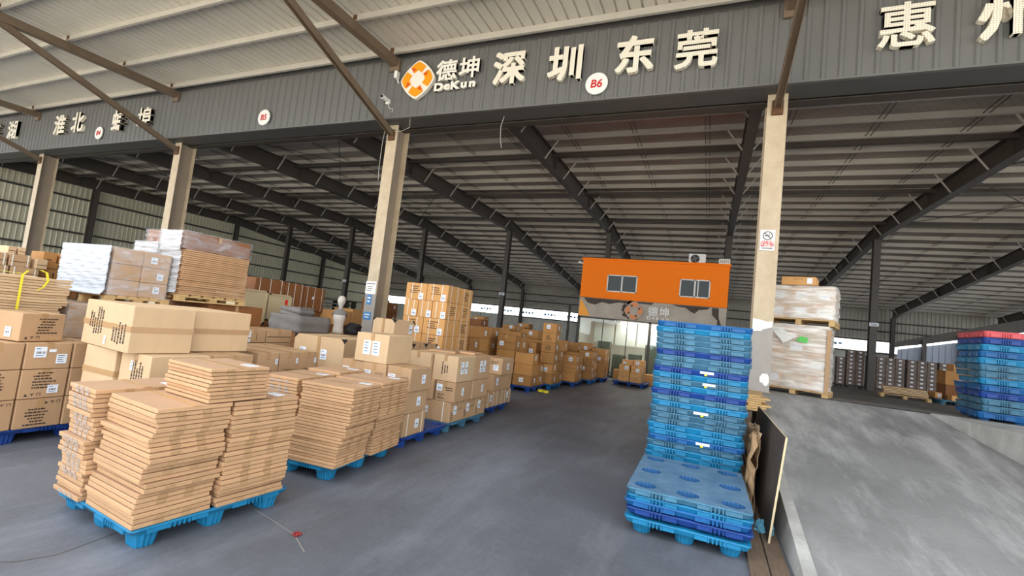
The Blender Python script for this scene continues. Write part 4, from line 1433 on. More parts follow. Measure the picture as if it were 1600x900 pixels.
for k, y in enumerate((6.63, 7.23)):
    carton(0.34, 0.58, 0.30, -3.66, y + .02, 0.459, 0.02, 'card_b', 'kraft box with printed end in the middle tier of the teal pallet, %s one' % ('nearer', 'farther')[k], G4,
           [('+x', 0.12 if k else -0.05, 0.0, 0.07, 0.12)] + ([('-y', -0.30, 0.18, 0.10, 0.10)] if k == 0 else []), [('lines', '-y', 0.22, 0.15, 0.45, 0.22, 2), ('lines', '-y', -0.2, -0.25, 0.4, 0.3, 3)] if k == 0 else [], 'y')
    carton(0.70, 0.60, 0.30, -4.21, y, 0.459, 0.0, 'card_b', 'plain kraft box in the inner middle tier of the teal pallet, %s one' % ('nearer', 'farther')[k], G4, [], [], 'y')
for k, y in enumerate((6.68, 7.28)):
    carton(0.44, 0.58, 0.395, -3.72, y, 0.762, 0.0, 'card_a' if k == 0 else 'card_b', 'large box with twin labels on top of the teal pallet, %s, aisle side' % ('near', 'far')[k], G4,
           [('+x', -0.22 + .1 * k, 0.05, 0.085, 0.19), ('+x', 0.0 + .1 * k, 0.05, 0.085, 0.19)], [('vlines', '-y', 0.0, 0.0, 0.5, 0.3, 3)] if k == 0 else [], 'y')
    carton(0.46, 0.58, 0.395, -4.19, y - .06, 0.762, 0.0, 'card_a' if k == 0 else 'card_b', 'large box with twin labels on top of the teal pallet, %s, inner side' % ('near', 'far')[k], G4,
           [('-y', -0.14, -0.22, 0.12, 0.12, 'text'), ('-y', 0.16, -0.22, 0.12, 0.12, 'text')], [], 'y')
for k, (x, y, rz) in enumerate(((-4.10, 7.20, 0.3), (-3.85, 7.55, 0.1))):
    o = flat_pile('the single flat sheets on the teal pallet boxes' if k else 'the loose flats on the teal pallet boxes', 1, 0.46, 0.36, 0.035, x, y - .25, 1.159, rz, seed=30 + k, tape=False, toplabel=False)
    o[0]['label'] = 'loose flat carton lying on the teal pallet boxes, %s' % ('farther from the camera' if k else 'nearer the camera')

# ================================================================== FIFTH PALLET
plastic_pallet(1.18, 1.20, 0.15, 'pal_dark', (-4.28, 8.50, 0), 0.0, 'navy blue plastic pallet behind the teal one, strapped boxes on it', 'loaded blue pallets', leg=(0.085, 0.085))
G5 = 'kraft boxes on the fifth pallet'
for k, y in enumerate((8.15, 8.54, 8.93)):
    carton(0.60, 0.38, 0.28, -3.98, y, 0.152, 0.0, 'card_b', 'strapped kraft box at the bottom of the fifth pallet, %s of three' % ('nearest', 'middle', 'farthest')[k], G5,
           [('+x', 0.0, 0.1, 0.08, 0.12)] if k != 1 else [], [], 'x', straps=[('y', -0.3), ('y', 0.3)])
    carton(0.55, 0.38, 0.28, -4.57, y, 0.152, 0.0, 'card_b', 'kraft box at the inner bottom of the fifth pallet, %s of three' % ('nearest', 'middle', 'farthest')[k], G5)
for k, (y, w) in enumerate(((8.42, 0.36), (8.86, 0.44))):
    carton(0.50, w, 0.30, -3.94, y, 0.436, 0.0, 'card_b', 'kraft box in the middle tier of the fifth pallet, %s' % ('near one with label', 'far plain one')[k], G5, [('+x', -0.1, 0.1, 0.085, 0.13)] if k == 0 else [], [], 'y')
carton(0.55, 0.80, 0.30, -4.50, 8.50, 0.436, 0.0, 'card_b', 'wide kraft box in the inner middle tier of the fifth pallet', G5, [('-y', 0.3, 0.05, .08, .12)], [], 'y')
carton(0.44, 0.58, 0.32, -3.86, 8.72, 0.739, 0.0, 'card_b', 'wide kraft box topping the fifth pallet, labels on two faces', G5, [('+x', 0.0, 0.0, 0.085, 0.12), ('-y', 0.20, -0.1, 0.11, 0.11, 'text')], [('lines', '-y', 0.1, 0.2, .5, .2, 2)], 'y')
carton(0.55, 0.60, 0.32, -4.50, 8.72, 0.739, 0.0, 'card_b', 'kraft box topping the inner half of the fifth pallet', G5, [('-y', 0.25, 0.2, 0.12, 0.14)], [], 'y')

# ================================================================== FAR PALLETS ALONG THE AISLE
def block(phrase, x, y, rz, nx, ny, heights, sx, sy, z0, tone, group, seed, lab=True, ppal=None, palcol='pal_dark', drop=0.0, shift=0.02):
    """nx by ny columns of boxes; heights[ix][iy] = list of box heights from the floor up"""
    rng = random.Random(seed)
    if ppal:
        plastic_pallet(1.16, 1.16, 0.15, palcol, (x, y, z0 - 0.152), rz, ppal, 'loaded blue pallets', leg=(0.085, 0.085), legs=(0, 2, 3, 5, 6, 7, 8, 1))
    cx_n = [['single'], ['inner', 'aisle-side'], ['inner', 'centre', 'aisle-side']][nx - 1]
    cy_n = [['only'], ['near', 'far'], ['near', 'middle', 'far']][ny - 1]
    for ix in range(nx):
        for iy in range(ny):
            z = z0
            hs = heights[ix][iy]
            for k, h in enumerate(hs):
                ox, oy = rotv((ix - (nx - 1) / 2) * sx + rng.uniform(-shift, shift) * .4, (iy - (ny - 1) / 2) * sy + rng.uniform(-shift, shift) * .4, rz)
                tier = 'top' if k == len(hs) - 1 else 'bottom' if k == 0 else ORD[k + 1]
                col = ' '.join(a for a in (cy_n[iy] if ny > 1 else '', cx_n[ix] if nx > 1 else '') if a) or 'only'
                lb = []
                if lab:
                    if rng.random() < .7: lb.append(('+x', rng.uniform(-.2, .2), rng.uniform(-.1, .15), .09, .12))
                    if rng.random() < .45: lb.append(('-y', rng.uniform(-.25, .25), rng.uniform(-.15, .15), .12, .12))
                carton(sx - .012 - rng.uniform(0, .03), sy - .012 - rng.uniform(0, .03), h - .002, x + ox, y + oy, z, rz + rng.uniform(-.03, .03), tone,
                       'brown box, %s tier, %s column, %s' % (tier, col, phrase), group, lb, [('band', '-y', 0.0)] if rng.random() < .2 else [], rng.choice(['x', 'y', None]), name='cardboard_box' if lab else 'packing_case')
                z += h
GA = 'boxes on the far aisle pallets'
H3 = [.29, .29, .29]
block('sixth pallet along the aisle', -4.78, 12.30, 0.0, 2, 2, [[[.29, .29, .31, .40], H3 + [.40]], [[.28, .29, .30], [.28, .29]]], .56, .50, .152, 'card_c', GA, 61, ppal='dark plastic pallet, sixth along the aisle', palcol='pal_dark')
block('seventh pallet along the aisle', -4.60, 13.55, 0.0, 2, 2, [[[.40, .34, .4], [.3, .3, .3, .3]], [[.28, .31], [.34, .31, .30]]], .55, .52, .152, 'card_c', GA, 62, ppal='dark plastic pallet, seventh along the aisle', palcol='pal_mid')
zz = 0.152 + .59
for k, h in enumerate((.31, .29, .28, .28)):
    carton(.42, .44, h - .002, -4.24, 13.20, zz, 0.02, 'card_c', 'box of the tall tower above the seventh pallet, %s' % ('lowest', 'second up', 'third up', 'topmost')[k], 'tall box tower by the aisle', [('+x', 0, 0.05, .10, .12)] + ([('-y', -.1, .1, .12, .12)] if k == 3 else []), [('vlines', '-y', 0, 0, .6, .4, 3)] if k in (1, 2) else [], None)
    zz += h
block('eighth pallet along the aisle', -4.32, 15.0, 0.05, 2, 2, [[[.3, .3, .3, .3], [.3, .3, .3, .35]], [[.28, .28, .28], [.30, .30, .30]]], .55, .54, .152, 'card_c', GA, 63, ppal='dark plastic pallet, eighth along the aisle', palcol='pal_dark')
block('ninth pallet along the aisle', -4.12, 16.45, 0.05, 2, 2, [[[.3, .3, .3, .3], [.3, .3, .3]], [[.24, .24, .24, .24], [.30, .30, .35]]], .52, .54, .152, 'card_c', GA, 64, ppal='dark plastic pallet, ninth along the aisle', palcol='pal_mid')
block('tenth pallet along the aisle', -3.98, 17.80, 0.05, 2, 2, [[[.3, .3, .3, .3], [.3, .3, .3]], [[.26, .26, .27, .26], [.26, .26, .26, .26]]], .54, .54, .152, 'card_c', GA, 65, ppal='dark plastic pallet, tenth along the aisle', palcol='pal_dark')
GI = 'boxes before the office glass'
block('low pallet before the office glass', -2.48, 17.75, -0.05, 2, 2, [[[.17, .17, .26], [.25, .25, .25]], [[.17, .17, .26], [.25, .25, .28]]], .42, .42, .152, 'card_o', GI, 66, ppal='dark plastic pallet before the office glass', palcol='pal_dark')
block('short stack left of the low office pallet', -3.05, 18.66, 0, 1, 1, [[[.2, .25]]], .5, .5, .0, 'card_o', GI, 67)
block('short stack right of the low office pallet', -1.90, 18.85, 0, 1, 1, [[[.2, .2]]], .5, .5, .0, 'card_o', GI, 68)
for k, (x, y) in enumerate(((-4.12, 12.36), (-3.95, 12.30))):
    mb = MB().cyl((0, 0, 0), .075, .06, 22).cyl((0, 0, .0605), .03, .001, 16, 1)
    thing(mb.build('tape_roll', ['yellow', 'ink'], None, (x, y, 0.0005)), 'yellow roll lying on the floor by the seventh aisle pallet, %s' % ('nearer the pallet' if k == 0 else 'farther from the pallet'), 'roll', 'yellow rolls on the floor')
# second and third rows behind the aisle pallets
def rowblock(k, x, y, seed, phrase, hs, tone, sy=.56, sx=.62, nx=1):
    block(phrase, x, y, 0.0, nx, 2, hs, sx, sy, .152, tone, 'boxes in the rear rows', seed)
    MB_ = plastic_pallet(1.16, 1.16, 0.15, 'pal_dark', (x, y, 0), 0, 'dark plastic pallet under the ' + phrase, 'loaded blue pallets', legs=(0, 2, 6, 8, 1, 3, 5, 7))
rowblock(0, -5.75, 11.0, 71, 'second-row stack nearest the camera', [[[.4, .4, .34], [.4, .4, .34, .3]]], 'card_c', nx=1)
rowblock(0, -5.90, 12.5, 72, 'second-row stack level with pallet six', [[[.38, .38, .38, .3], [.38, .4, .4]]], 'card_c')
rowblock(0, -5.85, 14.1, 73, 'second-row stack level with the box tower', [[[.42, .42, .34], [.38, .38, .4, .2]]], 'card_c')
rowblock(0, -5.70, 15.9, 74, 'second-row stack behind pallet eight', [[[.42, .42, .34, .3], [.38, .38, .4]]], 'card_c')
rowblock(0, -5.50, 17.6, 75, 'second-row stack closest to the office', [[[.42, .42, .3], [.38, .38, .4]]], 'card_c')
rowblock(0, -7.35, 11.3, 76, 'third-row stack nearest the camera', [[[.45, .45, .45, .2], [.45, .45, .4]]], 'card_d')
rowblock(0, -7.6, 13.2, 77, 'third-row stack, second away', [[[.45, .45, .45, .3], [.45, .45, .45]]], 'card_c')
rowblock(0, -7.7, 15.4, 78, 'third-row stack, third away', [[[.45, .45, .45, .3], [.45, .45, .5]]], 'card_d')
rowblock(0, -7.6, 17.8, 79, 'third-row stack, fourth away', [[[.45, .45, .5], [.45, .45, .45, .2]]], 'card_c')
rowblock(0, -9.4, 14.0, 80, 'fourth-row stack nearest the camera', [[[.5, .5, .5, .3], [.5, .5, .5]]], 'card_d')
rowblock(0, -9.7, 16.6, 81, 'fourth-row stack, second away', [[[.5, .5, .5, .25], [.5, .5, .5, .3]]], 'card_d')
rowblock(0, -9.9, 19.5, 82, 'fourth-row stack, third away', [[[.5, .5, .5], [.5, .5, .5, .3]]], 'card_c')
rowblock(0, -8.4, 21.5, 83, 'stack left of the office corner', [[[.5, .5, .5], [.5, .5, .5, .2]]], 'card_c')
rowblock(0, -12.5, 20.0, 84, 'farthest stack before the white wall', [[[.5, .5, .5, .5], [.5, .5, .5, .3]]], 'card_d', sx=.9)
rowblock(0, -12.4, 15.5, 85, 'dark stack seen right of the stickered column', [[[.5, .5, .5, .5], [.5, .5, .5, .4]]], 'card_d', sx=1.0)

# ================================================================== TALL STRAPPED STACK (second row)
GS = 'orange brown strapped cartons in the tall stack'
plastic_pallet(1.16, 1.16, 0.15, 'pal_dark', (-5.75, 9.25, 0), 0, 'dark plastic pallet under the tall strapped stack', 'loaded blue pallets', legs=(0, 2, 6, 8))
zt = 0.152
for k, h in enumerate((.40, .40, .38, .36, .37, .37)):
    nfr = 3 if k % 2 == 0 else 2
    nfr = 2 if k == 5 else (3 if k == 4 else 2)
    wid = 1.10 / nfr
    for q in range(nfr):
        for yy_, dn in ((8.98, 'front'), (9.56, 'rear')):
            nm = ('inner', 'aisle-side') if nfr == 2 else ('inner', 'centre', 'aisle-side')
            carton(wid - .01, .56, h - .002, -5.75 + (q - (nfr - 1) / 2) * wid, yy_, zt, 0.0, 'card_o',
                   'strapped orange brown carton, tier %s, %s %s, tall strapped stack' % (ORD[k + 1], dn, nm[q]), GS,
                   [('-y', 0.30 if q else .25, -0.28, .12, .14)] if dn == 'front' else [], [('lines', '-y', -0.05, 0.1, .5, .5, 4)] if nfr == 2 and dn == 'front' else [('lines', '+x', 0.0, 0.0, .5, .6, 5)] if q == nfr - 1 else [], None,
                   straps=[('x', -.2), ('x', .22), ('y', -.25), ('y', .25)], name='strapped_carton')
    zt += h

# ================================================================== SECOND ROW, NEAR: big boxes behind the nearest pallet
plastic_pallet(1.2, 1.2, 0.15, 'pal_light', (-5.36, 3.36, 0), 0, 'bright blue plastic pallet under the big boxes behind the nearest stacks', 'loaded blue pallets', leg=(0.085, 0.085))
GB = 'big pale boxes behind the nearest stacks'
pr_sym = [('vlines', '-y', -0.30, 0.0, 0.30, 0.5, 5), ('vlines', '-y', 0.25, 0.05, 0.55, .5, 5)]
for k, (z, h) in enumerate(((0.152, 0.445), (0.600, 0.475))):
    tier = ('bottom', 'second')[k]
    carton(0.54, 0.58, h - .003, -5.585, 3.075, z, 0.0, 'card_a', 'big pale box, %s tier, inner near corner behind the nearest stacks' % tier, GB, [], [], 'belt')
    carton(0.48, 0.58, h - .003, -5.045, 3.10, z, 0.0, 'card_a', 'big pale box, %s tier, aisle-side near corner behind the nearest stacks' % tier, GB, [('-y', -.1, .25, .04, .09, 'text')], [('vlines', '-y', 0.15, -0.1, .5, .4, 5)], 'y')
    for q, yv in enumerate((3.62,)):
        carton(1.02, 0.46, h - .003, -5.32, yv + .05, z, 0.0, 'card_b', 'big pale box, %s tier, far side behind the nearest stacks' % tier, GB, [], [], 'x')
carton(1.02, 0.56, 0.455, -5.50, 3.04, 1.076, -0.10, 'card_a', 'big pale box with vertical printing, nearer of the top pair', GB, [('-y', 0.02, -0.33, .035, .085, 'text')],
       [('vlines', '-y', -0.12, -0.28, 0.5, 0.28, 5), ('vlines', '-y', 0.1, 0.22, 0.7, .30, 6)], 'belt')
carton(0.98, 0.66, 0.450, -5.58, 3.70, 1.076, -0.05, 'card_a', 'big pale box, farther of the top pair behind the nearest stacks', GB, [], [], 'belt')
# next pallet of the second row: low brown boxes with long tops
plastic_pallet(1.2, 1.2, 0.15, 'pal_mid', (-5.72, 4.86, 0), 0, 'blue plastic pallet under the row of low long boxes', 'loaded blue pallets', leg=(0.085, 0.085))
GL = 'low long boxes in the second row'
for k, y in enumerate((4.38, 4.72, 5.05)):
    for q, (z, h) in enumerate(((0.152, .30), (.454, .30), (.756, .295))):
        carton(1.05, 0.325, h - .002, -5.66 - .01 * k, y, z, 0.0, 'card_b', 'low long box, %s tier, %s of the row beyond the big pale boxes' % (('bottom', 'middle', 'top')[q], ('nearest', 'middle', 'farthest')[k]), GL,
               [('+x', 0.38, 0.1, .035, .07, 'text')] if q == 2 else [], [('lines', '+x', 0.0, -0.33, .45, .14, 2)] if q == 2 else [], 'x')
# corner-protected boxes
GP = 'boxes with black corner protectors'
plastic_pallet(1.2, 1.2, 0.15, 'pal_dark', (-5.62, 6.30, 0), 0, 'dark plastic pallet under the near corner-protected box', 'loaded blue pallets')
carton(1.0, 1.0, .56, -5.58, 6.12, 0.152, 0.0, 'card_b', 'wide box supporting the large corner-protected box', GP)
carton(0.92, 0.96, .53, -5.50, 5.98, 0.714, 0.10, 'card_a', 'large box with black corner protectors and two labels behind the low long boxes', GP,
       [('-y', -0.30, 0.0, .11, .15), ('-y', 0.12, 0.0, .11, .15)], [], 'front', prot=True)
plastic_pallet(1.2, 1.2, 0.15, 'pal_dark', (-5.62, 7.72, 0), 0, 'dark plastic pallet under the two-label corner-protected row', 'loaded blue pallets')
for q, y in enumerate((7.30, 7.72, 8.14)):
    carton(1.0, 0.41, .52, -5.60, y, 0.152, 0.0, 'card_b', 'lower box of the corner-protected row, %s of three' % ('nearest', 'middle', 'farthest')[q], GP)
    carton(1.0, 0.41, .50, -5.60, y, 0.674, 0.0, 'card_b', 'upper box of the corner-protected row, %s of three' % ('nearest', 'middle', 'farthest')[q], GP, [('+x', -.25, .1, .10, .14)] + ([('+x', .2, .1, .10, .14)] if q == 0 else []), [], 'x', prot=True)
carton(0.50, 0.62, .42, -5.55, 7.42, 1.177, 0.0, 'card_a', 'box with corner protectors standing alone on the protected row', GP, [('+x', .33, .1, .10, .17)], [], 'front', prot=True)

# ================================================================== FAR LEFT PALLET with printed boxes
plastic_pallet(.84, 1.25, 0.15, 'pal_dark', (-6.76, 2.50, 0), 0.03, 'navy blue plastic pallet at the far left under printed boxes', 'loaded blue pallets', leg=(0.10, 0.085), round_=False)
GF = 'printed boxes on the far left pallet'
cy = [(2.13, 'near'), (2.70 - .005, 'middle'), (3.02, 'far')]
for k, (z, h) in enumerate(((0.152, .300), (.454, .300), (.756, .272))):
    tier = ('bottom', 'middle', 'top')[k]
    for (y0, y1, nm) in ((2.12, 2.495, 'near'), (2.505, 2.885, 'middle'), (2.895, 3.11, 'far')):
        pr = []
        lb = []
        if k == 0: pr = [('lines', '+x', -0.05, -0.12, .5, .62, 6), ('icons', '+x', .25, .36, .03)]
        if k == 1:
            pr = [('lines', '+x', 0.0, 0.12, .55, .6, 6), ('icons', '+x', -.22, -.36, .03)]
            if nm != 'near': lb = [('+x', 0.2, -.2, .09, .085)]
        if k == 2 and nm == 'middle': lb = [('+x', -.2, 0.15, .10, .11), ('+x', .28, -.12, .09, .10, 'text'), ('+x', 0.06, .2, .06, .03, 'x')]
        if nm == 'far': pr = []
        if nm == 'far' and k == 1: lb = [('+x', .2, .1, .06, .08)]
        carton(0.56, y1 - y0, h - .002, -6.60, (y0 + y1) / 2, z, 0.03, 'card_b', 'printed box, %s tier, %s column on the far left pallet' % (tier, nm), GF, lb, pr, 'x')
carton(0.50, 0.40, .29, -6.66, 2.60, 1.032, 0.22, 'card_b', 'printed box lying askew on top of the far left pallet', None, [('-y', -0.2, .15, .09, .10, 'text'), ('-y', .2, -.2, .08, .10)],
       [('lines', '+x', 0.1, 0.05, .5, .6, 6), ('icons', '+x', -.22, -.36, .03)], 'x')

# ================================================================== SHEET PILE with yellow strap
def wavy_sheet(w, d, t, seed, amp=0.012, m='card_a'):
    rng = random.Random(seed)
    nx_, ny_ = 14, 8
    ph = [rng.uniform(0, 6) for _ in range(4)]
    def zf(u, v): return amp * (math.sin(u * 7 + ph[0]) * .5 + math.sin(v * 9 + ph[1]) * .5 + math.sin((u + v) * 13 + ph[2]) * .25)
    mb = MB()
    top, bot = [], []
    for i in range(nx_ + 1):
        for j in range(ny_ + 1):
            u, v = i / nx_ - .5, j / ny_ - .5
            e = rng.uniform(-.006, .006)
            mb.v.append((u * w + e, v * d + e, zf(u, v) + t))
    o = len(mb.v)
    mb.v += [(x, y, z - t * .96) for x, y, z in mb.v[:o]]
    idx = lambda i, j: i * (ny_ + 1) + j
    for i in range(nx_):
        for j in range(ny_):
            mb.f.append((idx(i, j), idx(i + 1, j), idx(i + 1, j + 1), idx(i, j + 1)))
            mb.f.append((o + idx(i, j), o + idx(i, j + 1), o + idx(i + 1, j + 1), o + idx(i + 1, j)))
            mb.m += [0, 0]
    edge = [(idx(i, 0), idx(i + 1, 0)) for i in range(nx_)] + [(idx(nx_, j), idx(nx_, j + 1)) for j in range(ny_)] + [(idx(i + 1, ny_), idx(i, ny_)) for i in reversed(range(nx_))] + [(idx(0, j + 1), idx(0, j)) for j in reversed(range(ny_))]
    for a, b in edge:
        mb.f.append((a, o + a, o + b, b))
        mb.m.append(0)
    return mb.mesh('cardboard_sheet', [M[m]])
# wrapped base load under the sheets
def film_block(name, sx, sy, sz, x, y, z, rz, m, label, cat='stretch wrap', seed=1, amp=0.012, group=None, nseg=14, open_bottom=True, topz=None):
    rng = random.Random(seed)
    mb = MB()
    ph = [rng.uniform(0, 6) for _ in range(6)]
    def wob(a, zf): return amp * (math.sin(a * 5 + zf * 21 + ph[0]) + .7 * math.sin(a * 11 - zf * 43 + ph[1]) + .5 * math.sin(zf * 71 + a * 3 + ph[2]))
    per = []
    for k in range(nseg): per.append((-sx / 2 + sx * k / nseg, -sy / 2, 0, -1))
    for k in range(nseg): per.append((sx / 2, -sy / 2 + sy * k / nseg, 1, 0))
    for k in range(nseg): per.append((sx / 2 - sx * k / nseg, sy / 2, 0, 1))
    for k in range(nseg): per.append((-sx / 2, sy / 2 - sy * k / nseg, -1, 0))
    NZ = 22
    rings = []
    for q in range(NZ + 1):
        zf = q / NZ
        ring = []
        for j, (px_, py_, nx_, ny_) in enumerate(per):
            a = 2 * math.pi * j / len(per)
            w = wob(a, zf) + 0.012
            ring.append((px_ + nx_ * w, py_ + ny_ * w, zf * sz + (0.006 * math.sin(a * 7 + ph[3]))))
        rings.append(ring)
    rings.append([(p[0] * .93, p[1] * .93, sz + .012) for p in rings[-1]])
    rings.append([(p[0] * .5, p[1] * .5, sz + .016 + .01 * math.sin(j)) for j, p in enumerate(rings[-1])])
    mb.ring_loft(rings, 0, False, True)
    ob = mb.build(name, m, None, (x, y, z), rz, smooth=True)
    thing(ob, label, cat, group)
    return ob
wood_pallet(1.1, .92, (-7.75, 3.63, 0), 0, 'weathered wooden pallet on the floor under the film-wrapped brown load', 'wooden pallets', m='wood')
def wrapped_load(phrase, x, y, z, sx, sy, hs, tone, filmm, filmlabel, group, nx=2, ny=2, seed=5, amp=.01):
    rng = random.Random(seed)
    zz = z
    for k, h in enumerate(hs):
        for i in range(nx):
            for j in range(ny):
                t = 'top' if k == len(hs) - 1 else 'bottom' if k == 0 else ORD[k + 1]
                carton(sx / nx - .004, sy / ny - .004, h - .002, x + (i - (nx - 1) / 2) * sx / nx, y + (j - (ny - 1) / 2) * sy / ny, zz, 0, tone,
                       'wrapped box, %s tier, %s %s, %s' % (t, ('near', 'far')[j] if ny == 2 else ('near', 'middle', 'far')[j], ('inner', 'aisle-side')[i] if nx == 2 else 'single', phrase), group,
                       [('+x', rng.uniform(-.2, .2), rng.uniform(-.1, .2), .08, .09)] if (i == nx - 1 and rng.random() < .6) else [], [], None, name='wrapped_carton')
        zz += h
    return film_block('stretch_wrap', sx, sy, sum(hs), x, y, z, 0, filmm, filmlabel, seed=seed, amp=amp)
wrapped_load('film-wrapped brown load', -7.75, 3.63, 0.132, 1.08, .90, (.44, .42, .42), 'card_b', 'film_brown', 'cloudy film around the brown load below the white-wrapped one', 'boxes in the film-wrapped brown load', seed=51)
# the white wrapped load above
wood_pallet(1.15, .78, (-7.70, 3.885, 1.424), 0, 'pale wooden pallet under the white-wrapped load', 'wooden pallets')
wrapped_load('white-wrapped load', -7.70, 3.885, 1.556, 1.06, .72, (.21, .21, .21), 'card_b', 'film', 'shiny clear film around the load beside the film-topped stack', 'boxes in the white-wrapped load', seed=52)
mb = MB()
rg = random.Random(4)
nx_, nz_ = 30, 44
for i in range(nx_ + 1):
    for j in range(nz_ + 1):
        u, v = i / nx_, j / nz_
        mb.v.append((-0.60 + 1.16 * u - .05 * max(0, .12 - v) * 8 * (1 - u), -0.565 + 0.002 * math.sin(v * 60 + u * 5) + .0025 * math.sin(v * 97 - u * 11) + .003 * math.sin(v * 31 + u * 23) - .05 * max(0, .1 - v) * 8, 0.645 * v - .02))
for i in range(nx_):
    for j in range(nz_):
        a = i * (nz_ + 1) + j
        mb.f.append((a, a + nz_ + 1, a + nz_ + 2, a + 1))
        mb.m.append(0)
o = mb.build('white_wrap_sheet', 'wrapwhite', None, (-7.70, 4.04, 1.57), 0, True)
sol = o.modifiers.new('thickness', 'SOLIDIFY')
sol.thickness = 0.006
thing(o, 'crinkled white sheet wrapped over the near face of the upper load', 'wrap sheet')
# tall stack of flats with film cap
for zlo, nme in ((0.0, 'lower'),):
    wood_pallet(1.1, 1.1, (-7.62, 4.86 + .08 + .35, 0), 0, 'weathered wooden pallet on the floor under the film-topped stack', 'wooden pallets')
block('plain base under the film-topped stack', -7.55, 5.29, 0.0, 1, 1, [[[.45, .45, .52]]], .98, .98, .132, 'card_d', 'base boxes under the film-topped stack', 53, lab=False)
wood_pallet(1.02, 1.08, (-7.52, 4.84, 1.556), 0, 'pale wooden pallet under the film-topped stack of flats', 'wooden pallets', h=0.10)
flat_pile('the film-topped stack', 22, 0.98, 1.04, 0.66, -7.50, 4.82, 1.660, 0.0, jit=.014, group='flats in the film-topped stack', tape=False, toplabel=False, what='wide flat cardboard sheet', seed=54, name='flat_carton')
carton(0.90, 1.06, .255, -7.50, 4.83, 2.322, 0.0, 'card_d', 'wide brown box under the film cap of the tall stack', None, [], [], 'x')
film_block('stretch_wrap', 0.92, 1.08, .262, -7.50, 4.83, 2.322, 0, 'film', 'glossy clear film over the brown top box of the tall stack', seed=55, amp=.008)
mb = MB()
for i in range(nx_ + 1):
    for j in range(nz_ + 1):
        u, v = i / nx_, j / nz_
        top = .72 if u < .55 else .90
        mb.v.append((-0.52 + 1.00 * u - .09 * (v > .62) * (1 - u), -0.555 + .006 * math.sin(v * 60 + u * 4) + .005 * math.sin(v * 101 - u * 9) - .03 * (v > .66), top * v))
for i in range(nx_):
    for j in range(nz_):
        a = i * (nz_ + 1) + j
        mb.f.append((a, a + nz_ + 1, a + nz_ + 2, a + 1))
        mb.m.append(0)
o = mb.build('white_wrap_sheet', 'film_white', None, (-7.50, 4.82, 1.67), 0, True)
thing(o, 'white wrinkled film over the near face of the film-topped stack', 'wrap sheet')
# pile of loose sheets with the yellow strap (in front of the wrapped load)
base = carton(1.0, 1.15, 1.05, -7.95, 2.26, 0.152, 0.0, 'card_d', 'tall brown carton carrying the strapped cardboard sheets', None, [], [], 'x', cat='box')
plastic_pallet(1.16, 1.16, 0.15, 'pal_dark', (-8.05, 2.26, 0), 0, 'dark plastic pallet under the strapped cardboard sheets', 'loaded blue pallets', legs=(0, 2, 6, 8))
zz = 1.215
for k in range(15):
    t = .028
    me = wavy_sheet(1.25 - .03 * (k < 5), 1.42 - .10 * (k < 5), t, 300, amp=.008)
    o = link('cardboard_sheet', me, None, (-7.72 + rnd.uniform(-.02, .02), 2.40 + rnd.uniform(-.02, .02), zz), 0.02)
    thing(o, ('topmost' if k == 14 else 'bottom' if k == 0 else ORD[15 - k] + ' from the top') + ' wavy cardboard sheet of the yellow-strapped bundle', 'cardboard sheet', 'sheets in the yellow-strapped bundle')
    zz += t + .0035
mb = MB()
def ribbon(mb, pts, w, wd):
    P = [Vector(p) for p in pts]
    W = Vector(wd) * w / 2
    for a, b in zip(P, P[1:]): mb.quad(a - W, a + W, b + W, b - W)
ribbon(mb, [(-7.05, 2.66, 1.20), (-7.05, 2.66, 1.45), (-7.055, 2.66, 1.70), (-7.055, 2.70, 1.755), (-7.055, 2.80, 1.775), (-7.055, 2.86, 1.75), (-7.05, 2.88, 1.66), (-7.05, 2.85, 1.58), (-7.05, 2.80, 1.54)], .022, (0, 1, 0.15))
ribbon(mb, [(-7.055, 2.66, 1.715), (-7.4, 2.66, 1.718), (-8.3, 2.66, 1.718)], .022, (0, 1, 0))
ribbon(mb, [(-8.2, 2.30, 1.72), (-8.1, 2.36, 1.80), (-8.0, 2.5, 1.79), (-7.8, 2.7, 1.72)], .022, (0, 1, .2))
o = mb.build('yellow_strap', 'yellow')
sol = o.modifiers.new('thickness', 'SOLIDIFY')
sol.thickness = .003
thing(o, 'loose yellow plastic strap looped on the bundle of cardboard sheets', 'strap')

